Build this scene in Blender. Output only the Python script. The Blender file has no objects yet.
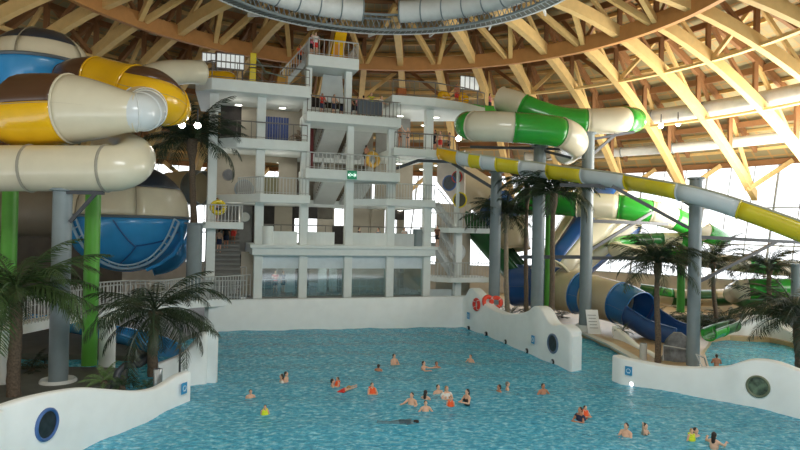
import bpy, bmesh, math, random
from mathutils import Vector, Matrix, Euler
random.seed(7)
C = bpy.context.scene.collection
PI = math.pi
V = Vector

# ---------------------------------------------------------------- camera
F = 620.0
PHI, PIT = math.radians(1.2), math.atan(5/620)
CAM = V((0, 0, 7.5))
fw = V((0, math.cos(PIT), math.sin(PIT))); up0 = V((0, -math.sin(PIT), math.cos(PIT))); rt0 = V((1, 0, 0))
UP = up0*math.cos(PHI) - rt0*math.sin(PHI)
RT = rt0*math.cos(PHI) + up0*math.sin(PHI)
cd = bpy.data.cameras.new('camera'); co = bpy.data.objects.new('camera', cd); C.objects.link(co)
cd.sensor_width = 36; cd.lens = 36*F/800; cd.clip_end = 500
m = Matrix((RT, UP, -fw)).transposed().to_4x4(); m.translation = CAM; co.matrix_world = m
bpy.context.scene.camera = co

def ray(px, py): return fw + RT*((px-400)/F) + UP*((225-py)/F)
def P(px, py, d):
    r = ray(px, py); return CAM + r*(d/r.y)
def G(px, py, z=0.0):
    r = ray(px, py); return CAM + r*((z-CAM.z)/r.z)

# ---------------------------------------------------------------- materials
def s2l(c):
    return tuple((x/12.92 if x <= .04045 else ((x+.055)/1.055)**2.4) for x in [v/255 for v in c])
MATS = {}
def mat(name, rgb, rough=.5, var=.08, scale=6., metal=0., bump=0., spec=.5, coat=0.):
    if name in MATS: return MATS[name]
    mt = bpy.data.materials.new(name); mt.use_nodes = True
    nt = mt.node_tree; b = nt.nodes['Principled BSDF']
    c = s2l(rgb)
    tc = nt.nodes.new('ShaderNodeTexCoord'); nz = nt.nodes.new('ShaderNodeTexNoise')
    nz.inputs['Scale'].default_value = scale; nz.inputs['Detail'].default_value = 4
    nt.links.new(tc.outputs['Object'], nz.inputs['Vector'])
    cr = nt.nodes.new('ShaderNodeValToRGB')
    cr.color_ramp.elements[0].position = .3; cr.color_ramp.elements[1].position = .7
    cr.color_ramp.elements[0].color = (*[x*(1-var) for x in c], 1)
    cr.color_ramp.elements[1].color = (*[min(1, x*(1+var)) for x in c], 1)
    nt.links.new(nz.outputs['Fac'], cr.inputs['Fac']); nt.links.new(cr.outputs['Color'], b.inputs['Base Color'])
    b.inputs['Roughness'].default_value = rough; b.inputs['Metallic'].default_value = metal
    b.inputs['Specular IOR Level'].default_value = spec; b.inputs['Coat Weight'].default_value = coat
    if bump:
        bp = nt.nodes.new('ShaderNodeBump'); bp.inputs['Strength'].default_value = bump
        nt.links.new(nz.outputs['Fac'], bp.inputs['Height']); nt.links.new(bp.outputs['Normal'], b.inputs['Normal'])
    MATS[name] = mt; return mt
def emis(name, rgb, s):
    if name in MATS: return MATS[name]
    mt = bpy.data.materials.new(name); mt.use_nodes = True
    b = mt.node_tree.nodes['Principled BSDF']
    b.inputs['Base Color'].default_value = (*s2l(rgb), 1)
    b.inputs['Emission Color'].default_value = (*s2l(rgb), 1); b.inputs['Emission Strength'].default_value = s
    MATS[name] = mt; return mt
def glass(name, tint, gloss=.12, opaq=0., rough=.05):
    if name in MATS: return MATS[name]
    mt = bpy.data.materials.new(name); mt.use_nodes = True; nt = mt.node_tree
    nt.nodes.remove(nt.nodes['Principled BSDF']); out = nt.nodes['Material Output']
    t = nt.nodes.new('ShaderNodeBsdfTransparent'); t.inputs[0].default_value = (*s2l(tint), 1)
    g = nt.nodes.new('ShaderNodeBsdfGlossy'); g.inputs['Roughness'].default_value = rough
    mx = nt.nodes.new('ShaderNodeMixShader'); mx.inputs[0].default_value = gloss
    nt.links.new(t.outputs[0], mx.inputs[1]); nt.links.new(g.outputs[0], mx.inputs[2])
    last = mx
    if opaq:
        d = nt.nodes.new('ShaderNodeBsdfTranslucent'); d.inputs[0].default_value = (*s2l(tint), 1)
        m2 = nt.nodes.new('ShaderNodeMixShader'); m2.inputs[0].default_value = opaq
        nt.links.new(mx.outputs[0], m2.inputs[1]); nt.links.new(d.outputs[0], m2.inputs[2]); last = m2
    nt.links.new(last.outputs[0], out.inputs['Surface'])
    MATS[name] = mt; return mt

WHITE = mat('white_plaster', (240, 244, 243), .55, .03, 1.5)
WHITE2 = mat('tower_plaster', (222, 228, 225), .6, .03, 2)
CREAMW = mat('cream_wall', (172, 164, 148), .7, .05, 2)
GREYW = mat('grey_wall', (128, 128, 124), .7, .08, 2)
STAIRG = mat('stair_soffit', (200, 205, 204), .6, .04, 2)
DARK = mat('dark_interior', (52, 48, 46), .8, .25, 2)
WOOD = mat('glulam', (214, 180, 118), .65, .07, 2)
WOODR = mat('glulam_ring', (188, 134, 76), .65, .07, 2)
WOODD = mat('timber_brown', (140, 98, 60), .7, .08, 2)
STEEL = mat('painted_steel', (124, 136, 140), .4, .06, 2)
DSTEEL = mat('dark_steel', (68, 72, 78), .45, .1, 3)
RAIL = mat('rail_steel', (186, 188, 186), .4, .05, 3, .15)
DRAIL = mat('rail_dark', (112, 108, 102), .45, .05, 3)
GREENC = mat('green_paint', (84, 158, 52), .4, .05, 2)
S_WHITE = mat('fibreglass_white', (208, 213, 214), .22, .03, 1, coat=.3)
S_CREAM = mat('fibreglass_cream', (216, 208, 184), .25, .04, 1, coat=.3)
S_BEIGE = mat('fibreglass_beige', (196, 180, 150), .3, .05, 1, coat=.2)
S_YEL = mat('fibreglass_yellow', (236, 184, 24), .22, .04, 1, coat=.3)
S_LEM = mat('fibreglass_lemon', (222, 200, 40), .25, .04, 1, coat=.3)
S_BRN = mat('fibreglass_brown', (84, 56, 38), .3, .06, 1, coat=.2)
S_BLUE = mat('fibreglass_blue', (58, 150, 212), .25, .05, 1, coat=.3)
S_DBLUE = mat('fibreglass_deep_blue', (44, 88, 152), .3, .06, 1, coat=.3)
S_GRN = mat('fibreglass_green', (48, 152, 52), .22, .05, 1, coat=.3)
S_DGRN = mat('fibreglass_dark_green', (30, 92, 44), .3, .1, 1, coat=.2)
S_TBLUE = mat('fibreglass_mid_blue', (44, 112, 176), .25, .05, 1, coat=.3)
S_NAVY = mat('fibreglass_navy', (52, 60, 72), .35, .08, 1)
FLOORM = mat('beige_deck', (190, 164, 122), .35, .12, 1.2, bump=.05)
DKFLOOR = mat('dark_floor', (92, 92, 84), .6, .15, 1.5)
KERB = mat('kerb_white', (205, 206, 200), .5, .04, 2)
LEAF = mat('palm_leaf', (40, 56, 36), .5, .35, 3)
LEAF2 = mat('palm_leaf_light', (56, 80, 42), .5, .3, 3)
LEAFB = mat('bright_leaf', (120, 150, 90), .5, .3, 6)
TRUNK = mat('palm_trunk', (98, 84, 70), .9, .35, 12, bump=.4)
TRUNKL = mat('palm_trunk_pale', (150, 138, 118), .9, .3, 12, bump=.4)
DUCT = mat('duct_sheet', (214, 216, 214), .45, .06, 2, .05)
LAMP = emis('lamp_glow', (255, 250, 235), 6)
FLOOD = emis('flood_glow', (255, 250, 240), 25)
GLASS = glass('clear_glass', (214, 228, 230), .12)
FROST = glass('frosted_glass', (226, 234, 238), .06, .75, .3)
POLY = glass('clerestory_glass', (255, 255, 255), .04)
BLUESIGN = mat('blue_sign', (58, 150, 200), .4, .05, 2)
ORANGE = mat('orange_vest', (240, 92, 36), .6, .08, 8)
RED = mat('red_foam', (214, 52, 40), .5, .08, 8)
BLACK = mat('black_cloth', (26, 26, 30), .7, .1, 8)
LIME = mat('lime_vest', (214, 226, 40), .6, .08, 8)
PINK = mat('pink_cloth', (222, 120, 140), .7, .1, 8)
WCLOTH = mat('white_cloth', (226, 222, 216), .7, .08, 8)
BLUEC = mat('blue_cloth', (50, 66, 110), .8, .15, 6)
SKIN = mat('skin_light', (222, 176, 148), .5, .06, 10)
SKINT = mat('skin_tan', (188, 130, 100), .5, .06, 10)
HAIRD = mat('hair_dark', (38, 28, 24), .6, .2, 20)
HAIRB = mat('hair_blond', (168, 132, 84), .6, .2, 20)
EYE = mat('eye_dark', (24, 20, 20), .3, 0, 5)
LIP = mat('lip', (160, 84, 76), .5, 0, 5)
ROCK = mat('grey_rock', (120, 122, 122), .8, .3, 4, bump=.6)
CHROME = mat('brushed_steel', (190, 194, 196), .25, .05, 5, .8)

# ---------------------------------------------------------------- mesh builder
class MB:
    def __init__(s): s.v = []; s.f = []; s.m = []; s.uv = None
    def add(s, vs, fs, mi=0):
        b = len(s.v); s.v += [V(x) for x in vs]
        for f in fs: s.f.append(tuple(b+i for i in f)); s.m.append(mi)
    def hexa(s, p, mi=0):   # p: 4 bottom ccw, 4 top
        s.add(p, [(3,2,1,0),(4,5,6,7),(0,1,5,4),(1,2,6,5),(2,3,7,6),(3,0,4,7)], mi)
    def box(s, c, d, rz=0, mi=0):
        c = V(c); x, y, z = d[0]/2, d[1]/2, d[2]/2
        R = Matrix.Rotation(rz, 3, 'Z')
        s.hexa([c+R@V(q) for q in [(-x,-y,-z),(x,-y,-z),(x,y,-z),(-x,y,-z),(-x,-y,z),(x,-y,z),(x,y,z),(-x,y,z)]], mi)
    def beam(s, a, b, w, h, mi=0, up=(0,0,1)):
        a, b, up = V(a), V(b), V(up); d = (b-a).normalized()
        x = d.cross(up)
        if x.length < 1e-4: x = d.cross(V((0,1,0)))
        x.normalize(); y = x.cross(d)
        q = [(-w/2,-h/2),(w/2,-h/2),(w/2,h/2),(-w/2,h/2)]
        s.hexa([a+x*i+y*j for i, j in q] + [b+x*i+y*j for i, j in q], mi)
    def rod(s, pts, rs, seg=10, mi=0, cap=True):
        pts = [V(p) for p in pts]
        if not hasattr(rs, '__len__'): rs = [rs]*len(pts)
        n = len(pts); b = len(s.v)
        x = None
        for i in range(n):
            d = (pts[min(i+1,n-1)]-pts[max(i-1,0)]).normalized()
            if x is None:
                x = d.cross(V((0,0,1)))
                if x.length < 1e-3: x = V((1,0,0))
            x = (x - d*x.dot(d)).normalized()
            y = d.cross(x)
            for k in range(seg):
                a = 2*PI*k/seg; s.v.append(pts[i]+(x*math.cos(a)+y*math.sin(a))*rs[i])
        for i in range(n-1):
            for k in range(seg):
                k2 = (k+1) % seg
                s.f.append((b+i*seg+k, b+i*seg+k2, b+(i+1)*seg+k2, b+(i+1)*seg+k)); s.m.append(mi)
        if cap:
            s.f.append(tuple(b+k for k in range(seg-1,-1,-1))); s.m.append(mi)
            s.f.append(tuple(b+(n-1)*seg+k for k in range(seg))); s.m.append(mi)
    def lathe(s, c, prof, seg=20, mi=0, axis=None):
        c = V(c); b = len(s.v); n = len(prof)
        R = V((0,0,1)).rotation_difference(V(axis).normalized()).to_matrix() if axis is not None else Matrix.Identity(3)
        for r, z in prof:
            for k in range(seg):
                a = 2*PI*k/seg; s.v.append(c + R@V((r*math.cos(a), r*math.sin(a), z)))
        for i in range(n-1):
            for k in range(seg):
                k2 = (k+1) % seg
                s.f.append((b+i*seg+k, b+i*seg+k2, b+(i+1)*seg+k2, b+(i+1)*seg+k)); s.m.append(mi)
    def ball(s, c, r, seg=14, rings=8, mi=0, R=None):
        c = V(c); r = V(r) if hasattr(r, '__len__') else V((r,r,r)); b = len(s.v)
        R = R or Matrix.Identity(3)
        for i in range(rings+1):
            t = PI*i/rings
            for k in range(seg):
                a = 2*PI*k/seg; s.v.append(c + R@V((r.x*math.sin(t)*math.cos(a), r.y*math.sin(t)*math.sin(a), r.z*math.cos(t))))
        for i in range(rings):
            for k in range(seg):
                k2 = (k+1) % seg
                s.f.append((b+(i+1)*seg+k, b+(i+1)*seg+k2, b+i*seg+k2, b+i*seg+k)); s.m.append(mi)
    def ring(s, c, R, r, axis, seg=28, sub=6, mi=0):
        c, axis = V(c), V(axis).normalized(); x = axis.orthogonal().normalized(); y = axis.cross(x)
        pts = [c + (x*math.cos(2*PI*k/seg) + y*math.sin(2*PI*k/seg))*R for k in range(seg+1)]
        s.rod(pts, r, sub, mi, False)
    def prism(s, outline, d, mi=0):  # outline pts (planar), extruded by vector d
        n = len(outline); o = [V(p) for p in outline]; d = V(d); b = len(s.v)
        s.v += o + [p+d for p in o]
        s.f.append(tuple(range(b, b+n))); s.m.append(mi)
        s.f.append(tuple(range(b+2*n-1, b+n-1, -1))); s.m.append(mi)
        for i in range(n):
            j = (i+1) % n; s.f.append((b+j, b+i, b+n+i, b+n+j)); s.m.append(mi)
    def build(s, name, mats, parent=None, smooth=False, bevel=0, kind=None):
        me = bpy.data.meshes.new(name)
        off = V((0,0,0))
        p = parent
        while p is not None: off += p.location; p = p.parent
        me.from_pydata([v-off for v in s.v], [], s.f)
        if not isinstance(mats, (list, tuple)): mats = [mats]
        for mm in mats: me.materials.append(mm)
        me.polygons.foreach_set('material_index', s.m)
        if smooth: me.polygons.foreach_set('use_smooth', [True]*len(s.f))
        bm = bmesh.new(); bm.from_mesh(me)
        bmesh.ops.remove_doubles(bm, verts=bm.verts, dist=1e-5)
        bmesh.ops.recalc_face_normals(bm, faces=bm.faces)
        bm.to_mesh(me); bm.free()
        if smooth and hasattr(me, 'set_sharp_from_angle'): me.set_sharp_from_angle(angle=math.radians(40))
        o = bpy.data.objects.new(name, me); C.objects.link(o)
        if parent is not None: o.parent = parent
        if kind: o['kind'] = kind
        if bevel:
            bv = o.modifiers.new('bevel', 'BEVEL'); bv.width = bevel; bv.segments = 2; bv.limit_method = 'ANGLE'
        return o

def empty(name, loc=(0,0,0)):
    o = bpy.data.objects.new(name, None); o.location = loc; o.empty_display_size = .2; C.objects.link(o); return o
def tag(o, label, cat, group=None, kind=None):
    o['label'] = label
    if cat: o['category'] = cat
    if group: o['group'] = group
    if kind: o['kind'] = kind
    return o
def thing(name, label, cat, loc=(0,0,0), group=None, kind=None):
    return tag(empty(name, loc), label, cat, group, kind)
def copy_tree(o, parent=None):
    c = o.copy(); C.objects.link(c)
    if parent is not None: c.parent = parent
    for ch in o.children: copy_tree(ch, c)
    return c

# ================================================================ DOME
AX = V((-1.3, 33.9, 0))
PROF = [(11.5, 22.75), (13.3, 22.6), (17, 22.25), (20, 21.5), (25, 20), (29.7, 17.6), (31.1, 17), (36, 13.4), (38, 11.3), (40.5, 8.6)]
def zl(r): return 22.75-.0162*max(0, r-12)**2
def zu(r): return zl(r)+2.6+.4*min(1, max(0, r-12)/4)+.0045*max(0, r-20)**2     # top chord / roof
def pol(r, deg, z): return AX + V((r*math.sin(math.radians(deg)), r*math.cos(math.radians(deg)), z))

ceil = tag(empty('ceiling'), 'domed timber roof of glulam ribs and olive decking over the pool hall', 'roof', kind='structure')
# roof deck with panel pattern
rd = bpy.data.materials.new('roof_panels'); rd.use_nodes = True
nt = rd.node_tree; b = nt.nodes['Principled BSDF']; b.inputs['Roughness'].default_value = .6
uvn = nt.nodes.new('ShaderNodeUVMap'); br = nt.nodes.new('ShaderNodeTexBrick')
br.inputs['Scale'].default_value = 1; br.offset = 0; br.inputs['Color1'].default_value = (*s2l((158, 146, 108)), 1); br.inputs['Color2'].default_value = (*s2l((140, 130, 96)), 1)
br.inputs['Mortar'].default_value = (*s2l((178, 140, 88)), 1); br.inputs['Mortar Size'].default_value = .07; br.inputs['Brick Width'].default_value = 1.2; br.inputs['Row Height'].default_value = .9
nt.links.new(uvn.outputs[0], br.inputs['Vector']); nt.links.new(br.outputs[0], b.inputs['Base Color'])
def dome_mesh():
    me = bpy.data.meshes.new('roof_deck'); vs = []; fs = []; uvs = []
    rr = [0.5]+[2+i*2 for i in range(20)]+[41.5]; degs = list(range(-180, 181, 3))
    for r in rr:
        for d in degs: vs.append(pol(r, d, zu(r)+.35)); uvs.append((d*.6, r))
    n = len(degs)
    for i in range(len(rr)-1):
        for k in range(n-1): fs.append((i*n+k, i*n+k+1, (i+1)*n+k+1, (i+1)*n+k))
    me.from_pydata(vs, [], fs); me.materials.append(rd)
    ul = me.uv_layers.new(name='UVMap')
    for l in me.loops: ul.data[l.index].uv = uvs[l.vertex_index]
    o = bpy.data.objects.new('roof_deck', me); C.objects.link(o); o.parent = ceil
dome_mesh()
def chord(mb, deg, rs, zf, w, h):
    off = V((math.cos(math.radians(deg)), -math.sin(math.radians(deg)), 0))*w/2
    for r0, r1 in zip(rs, rs[1:]):
        a, c = pol(r0, deg, zf(r0)), pol(r1, deg, zf(r1))
        H = V((0, 0, h))
        mb.hexa([a-off, a+off, c+off, c-off, a-off+H, a+off+H, c+off+H, c-off+H])
for i in range(-6, 7):
    for sec in (0, 1):
        deg = 3+18*i+9*sec
        if abs(deg) > 112: continue
        r0 = 20.3 if sec else 11.5
        rs = [r for r in (11.5, 13.3, 15, 17, 18.5, 20, 21.5, 23, 24.5, 26, 27.5, 29, 30.5, 32, 33.5, 35, 36.5, 38, 39.2) if r >= r0-.4]
        mb = MB(); chord(mb, deg, rs, zl, .5, .85); rib = mb.build('rib', WOOD, ceil)
        mb = MB(); chord(mb, deg, rs, lambda r: zu(r)-.35, .3, .55); mb.build('top_chord', WOODD, rib)
        for k, r in enumerate([x for x in (15.2, 20.2, 25.2, 30.2, 35) if x >= r0-.5]):
            mb = MB(); mb.beam(pol(r, deg, zl(r)+.5), pol(r, deg, zu(r)), .3, .3, up=(1, 0, 0)); mb.build('post', WOODD, rib)
            if r < 38:
                r2 = min(r+4.2, 39)
                mb = MB(); mb.beam(pol(r, deg, zu(r)-.1), pol(r2, deg, zl(r2)+.6), .22, .28); mb.build('brace', WOODD if k % 2 else WOOD, rib)
def ringbeam(name, R, z0, h, w, m_, a0=-112, a1=112, step=3, par=ceil):
    mb = MB()
    ds = []
    d = a0
    while d <= a1: ds.append(d); d += step
    for d0, d1 in zip(ds, ds[1:]):
        q = []
        for zz in (z0, z0+h):
            q += [pol(R-w/2, d0, zz), pol(R+w/2, d0, zz), pol(R+w/2, d1, zz), pol(R-w/2, d1, zz)]
        mb.hexa(q)
    return mb.build(name, m_, par)
ringbeam('ring_beam', 20.1, 21.4, 1.1, .4, WOODR)
ringbeam('ring_beam', 20.1, zu(20.1)-.5, .5, .3, WOODD)
ringbeam('ring_beam', 25.4, zl(25.4)+.1, .2, .4, WOOD)
ringbeam('ring_beam', 25.4, zu(25.4)-.5, .45, .3, WOODD)
ringbeam('ring_beam', 31, zl(31)+.1, .2, .4, WOOD)
ringbeam('ring_beam', 31, zu(31)-.5, .5, .3, WOODD)
ringbeam('ring_beam', 36.2, zu(36.2)-.5, .45, .35, WOODD)
ringbeam('ring_beam', 40.7, zu(40.7)-.3, .5, .35, WOODD)
for R in (13.5, 15.5, 17.5, 22, 23.7, 27.3, 29.2, 33, 34.6, 37.5, 39.5):
    ringbeam('purlin', R, zu(R)+.05, .26, .16, WOODD if R < 20 else WOOD)
for i in range(-5, 6):
    deg = 12+18*i
    for sgn in (-1, 1):
        mb = MB(); mb.beam(pol(19.9, deg+sgn*.6, 22.0), pol(14.5, deg+sgn*8.2, zu(14.5)-.4), .32, .42); mb.build('strut', WOOD, ceil)
        mb = MB(); mb.beam(pol(20.2, deg+sgn*.5, 22.2), pol(20.2, deg+sgn*5.5, zu(20.2)-.2), .2, .26); mb.build('ring_brace', WOODD, ceil)
        mb = MB(); mb.beam(pol(25.4, deg-9+sgn*8.6, zl(25.4)+.3), pol(25.4, deg-9+sgn*1.5, zu(25.4)-.3), .22, .3); mb.build('web_brace', WOODD if sgn > 0 else WOOD, ceil)
    for dd in (-9, 0):
        mb = MB()
        for sg in (-1, 1):
            mb.beam(pol(38, deg+dd, 11.7), pol(40.5, deg+dd+sg*3.6, zu(40.5)-.2), .26, .4)
        mb.build('eaves_strut', WOOD, ceil)

# catwalk lattice ring + ducts
cat = thing('catwalk_ring', 'grey steel lattice catwalk ring hung round the top of the dome', 'catwalk', pol(11.9, 0, 22.4))
for R, z, n_ in ((12.1, 22.0, 'lower_rail'), (11.2, 22.0, 'lower_rail'), (12.1, 23.1, 'upper_rail'), (11.2, 23.1, 'upper_rail')):
    ringbeam(n_, R, z, .14, .14, DUCT if R > 12 and z < 22.5 else STEEL, -95, 95, 5, cat)
mb = MB()
for k in range(-48, 48):
    a = k*2
    mb.beam(pol(12.1, a, 22.05), pol(12.1, a+2, 23.1), .05, .05); mb.beam(pol(11.2, a, 23.1), pol(11.2, a+2, 22.05), .05, .05)
    mb.beam(pol(12.1, a, 22.05), pol(11.2, a+2, 22.05), .05, .05)
mb.build('lattice', STEEL, cat)
ringbeam('walkway', 11.65, 22.05, .04, .8, mat('grating', (88, 90, 84), .7, .1, 8), -95, 95, 5, cat)
for a in range(-80, 81, 20):
    mb = MB(); mb.beam(pol(11.6, a, 22.3), pol(13.4, a-6, 22.3), .1, .28); mb.build('bracket', DUCT, cat)

def duct(name, label, R, z, r, a0, a1, step=4, rings=8):
    n = int(abs(a1-a0)/step); pts = [pol(R, a0+(a1-a0)*k/n, z) for k in range(n+1)]
    o = thing(name, label, 'air duct', pts[n//2])
    mb = MB(); mb.rod(pts, r, 18); mb.build('duct_pipe', DUCT, o, True)
    for k in range(0, n+1, max(1, rings//4)):
        d = (pts[min(k+1, n)]-pts[max(k-1, 0)])
        mb = MB(); mb.ring(pts[k], r+.01, .05, d, 20, 6); mb.build('duct_band', STEEL, o, True)
    mbn = MB()
    for k in range(1, n, 3):
        mid = (pts[k]+pts[k+1])/2 if k+1 <= n else pts[k]
        out = (AX+V((0, 0, z))-mid); out.z = 0; out.normalize()
        mbn.beam(mid-out*(r-.02)+V((0,0,.1)), mid-out*(r+.03)+V((0,0,.1)), .9, .3)
    mbn.build('air_grille', DSTEEL, o)
duct('ring_duct', 'white ring air duct above the catwalk, its end left of the gap', 11.2, 23.4, .78, -92, -9)
duct('ring_duct', 'white ring air duct above the catwalk, its end right of the gap', 11.2, 23.4, .78, 5, 92)
duct('outer_duct', 'upper pale air duct curving through the ribs under the right roof', 32, 18.05, .7, 24, 100)
duct('outer_duct', 'lower pale air duct curving above the right hand windows', 36, 15.7, .45, 24, 100)

# ================================================================ OUTER WALL & WINDOWS
RW = 41.0
def panel(mb, R, d0, d1, z0, z1, mi=0, n=3):
    for k in range(n):
        a, c = d0+(d1-d0)*k/n, d0+(d1-d0)*(k+1)/n
        mb.add([pol(R, a, z0), pol(R, c, z0), pol(R, c, z1), pol(R, a, z1)], [(0, 1, 2, 3)], mi)
mb = MB(); panel(mb, RW, -112, 112, -.1, 3.4, 0, 60); panel(mb, RW+.3, -112, 112, -.1, 3.4, 0, 60)
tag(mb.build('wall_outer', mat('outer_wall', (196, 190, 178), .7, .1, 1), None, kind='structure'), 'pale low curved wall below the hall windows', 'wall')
nw = 0
for i in range(-6, 7):
    for half in (0, 1):
        d0 = 3+18*i+9*half; d1 = d0+9
        if d0 < -112 or d1 > 112: continue
        if d0 < -44: continue
        nw += 1
        o = thing('window_%d' % nw, 'tall bright hall window bay between sloping mullions under the dome edge', 'window', pol(RW, (d0+d1)/2, 3.4), 'hall window bays', 'structure')
        top = zu(RW)+.1
        mb = MB(); panel(mb, RW, d0, d1, 3.4, top); mb.build('pane', POLY, o)
        mb = MB()
        for z in (3.45, 6.8, 10.2, top-.05): mb.beam(pol(RW-.05, d0, z), pol(RW-.05, d1, z), .12, .12)
        for q in range(3):
            a = d0+9*q/3
            mb.beam(pol(RW-.05, a, 3.4), pol(RW-.05, a+1.8, top), .08, .08)
        mb.beam(pol(RW-.1, d0, 3.4), pol(RW-.1, d0+1.8, top), .16, .16)
        mb.build('mullion', mat('mullion_grey', (176, 180, 182), .5, .05, 3), o)

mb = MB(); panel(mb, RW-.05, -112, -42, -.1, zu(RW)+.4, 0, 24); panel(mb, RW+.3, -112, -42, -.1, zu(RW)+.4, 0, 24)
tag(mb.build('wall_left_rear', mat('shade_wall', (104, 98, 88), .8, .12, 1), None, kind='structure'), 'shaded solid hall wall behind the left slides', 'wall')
mb = MB(); panel(mb, RW, -248, -112, -.1, zu(RW)+.4, 0, 40); panel(mb, RW+.3, -248, -112, -.1, zu(RW)+.4, 0, 40)
tag(mb.build('wall_rear', mat('outer_wall', (196, 190, 178)), None, kind='structure'), 'plain curved hall wall at the left rear, out of the photo', 'wall')
# ================================================================ WATER & FLOORS
def water_mat():
    mt = bpy.data.materials.new('pool_water'); mt.use_nodes = True; nt = mt.node_tree; b = nt.nodes['Principled BSDF']
    tc = nt.nodes.new('ShaderNodeTexCoord')
    n1 = nt.nodes.new('ShaderNodeTexNoise'); n1.inputs['Scale'].default_value = 3.6; n1.inputs['Detail'].default_value = 5; n1.inputs['Roughness'].default_value = .6; n1.inputs['Distortion'].default_value = .6
    mp = nt.nodes.new('ShaderNodeMapping'); mp.inputs['Scale'].default_value = (1, 1.25, 1)
    nt.links.new(tc.outputs['Object'], mp.inputs[0]); nt.links.new(mp.outputs[0], n1.inputs['Vector'])
    cr = nt.nodes.new('ShaderNodeValToRGB'); e = cr.color_ramp.elements
    e[0].position = .34; e[0].color = (*s2l((46, 148, 186)), 1); e[1].position = .68; e[1].color = (*s2l((160, 224, 240)), 1)  # pale end of the ramp paints caustic light flecks into the water colour
    k = e.new(.52); k.color = (*s2l((84, 182, 212)), 1)
    nt.links.new(n1.outputs['Fac'], cr.inputs[0]); nt.links.new(cr.outputs[0], b.inputs['Base Color'])
    b.inputs['Roughness'].default_value = .12; b.inputs['Specular IOR Level'].default_value = .4; b.inputs['IOR'].default_value = 1.33
    n2 = nt.nodes.new('ShaderNodeTexNoise'); n2.inputs['Scale'].default_value = 4.2; n2.inputs['Detail'].default_value = 3
    nt.links.new(mp.outputs[0], n2.inputs['Vector'])
    bp = nt.nodes.new('ShaderNodeBump'); bp.inputs['Strength'].default_value = .8; bp.inputs['Distance'].default_value = .25
    nt.links.new(n2.outputs['Fac'], bp.inputs['Height']); nt.links.new(bp.outputs[0], b.inputs['Normal'])
    return mt
WATER = water_mat()
mb = MB(); nx, ny = 130, 130
x0, x1, y0, y1 = -26, 46, 8, 58
for j in range(ny+1):
    for i in range(nx+1):
        x, y = x0+(x1-x0)*i/nx, y0+(y1-y0)*j/ny
        mb.v.append(V((x, y, .035*math.sin(x*1.3+y*.5)+.03*math.sin(y*1.9-x*.4)+.02*math.sin(2.7*x+3.1*y))))
for j in range(ny):
    for i in range(nx):
        a = j*(nx+1)+i; mb.f.append((a, a+1, a+nx+2, a+nx+1)); mb.m.append(0)
tag(mb.build('pool_water', WATER, None, True, kind='structure'), 'rippled turquoise water of the wave pool', 'water')

def slab(name, pts, z0, z1, m_, label, cat='floor', kind='structure', parent=None):
    mb = MB(); mb.prism([V((p[0], p[1], z1)) for p in pts], (0, 0, z0-z1))
    o = mb.build(name, m_, parent, kind=kind)
    bm = bmesh.new(); bm.from_mesh(o.data); bmesh.ops.triangulate(bm, faces=bm.faces); bm.to_mesh(o.data); bm.free()
    if label: tag(o, label, cat)
    return o
kerb = [(520, 322), (552, 326), (585, 334), (610, 344.5), (632, 357), (650, 371), (662, 378)]
kp = [G(x, y, .3) for x, y in kerb]
deckpts = [(p.x, p.y) for p in kp] + [tuple(G(712, 376, .3)[:2]), tuple(G(704, 350, .3)[:2]), tuple(G(712, 338, .3)[:2]), tuple(G(730, 336, .3)[:2]), tuple(G(770, 338, .3)[:2]), tuple(G(830, 352, .3)[:2]), (44, 36), (44, 62), (20, 76), (4, 76), (4.5, 60)]
slab('floor', deckpts, -.4, .3, FLOORM, 'wet beige tiled pool deck by the slide exits on the right')
mb = MB()
for a, c in zip(kp, kp[1:]): mb.beam(a+V((0,0,.02)), c+V((0,0,.02)), .5, .12)
tag(mb.build('trim_kerb', KERB, None, kind='structure'), 'curved white kerb along the beige deck', 'kerb')
slab('floor', [(-44, 34), (-14.2, 34), (-13.4, 44), (-10, 55), (4, 62), (4, 77), (-44, 77)], -.4, .3, DKFLOOR, 'dark floor beneath the tower and the left slides')
slab('floor', [(-30, 16), (-16.8, 18), (-14.5, 25.5), (-12.2, 27.6), (-13.2, 30.5), (-17.5, 30.5), (-30, 30)], -.4, .45, DKFLOOR, 'planted dark ledge behind the front left wall')

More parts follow.
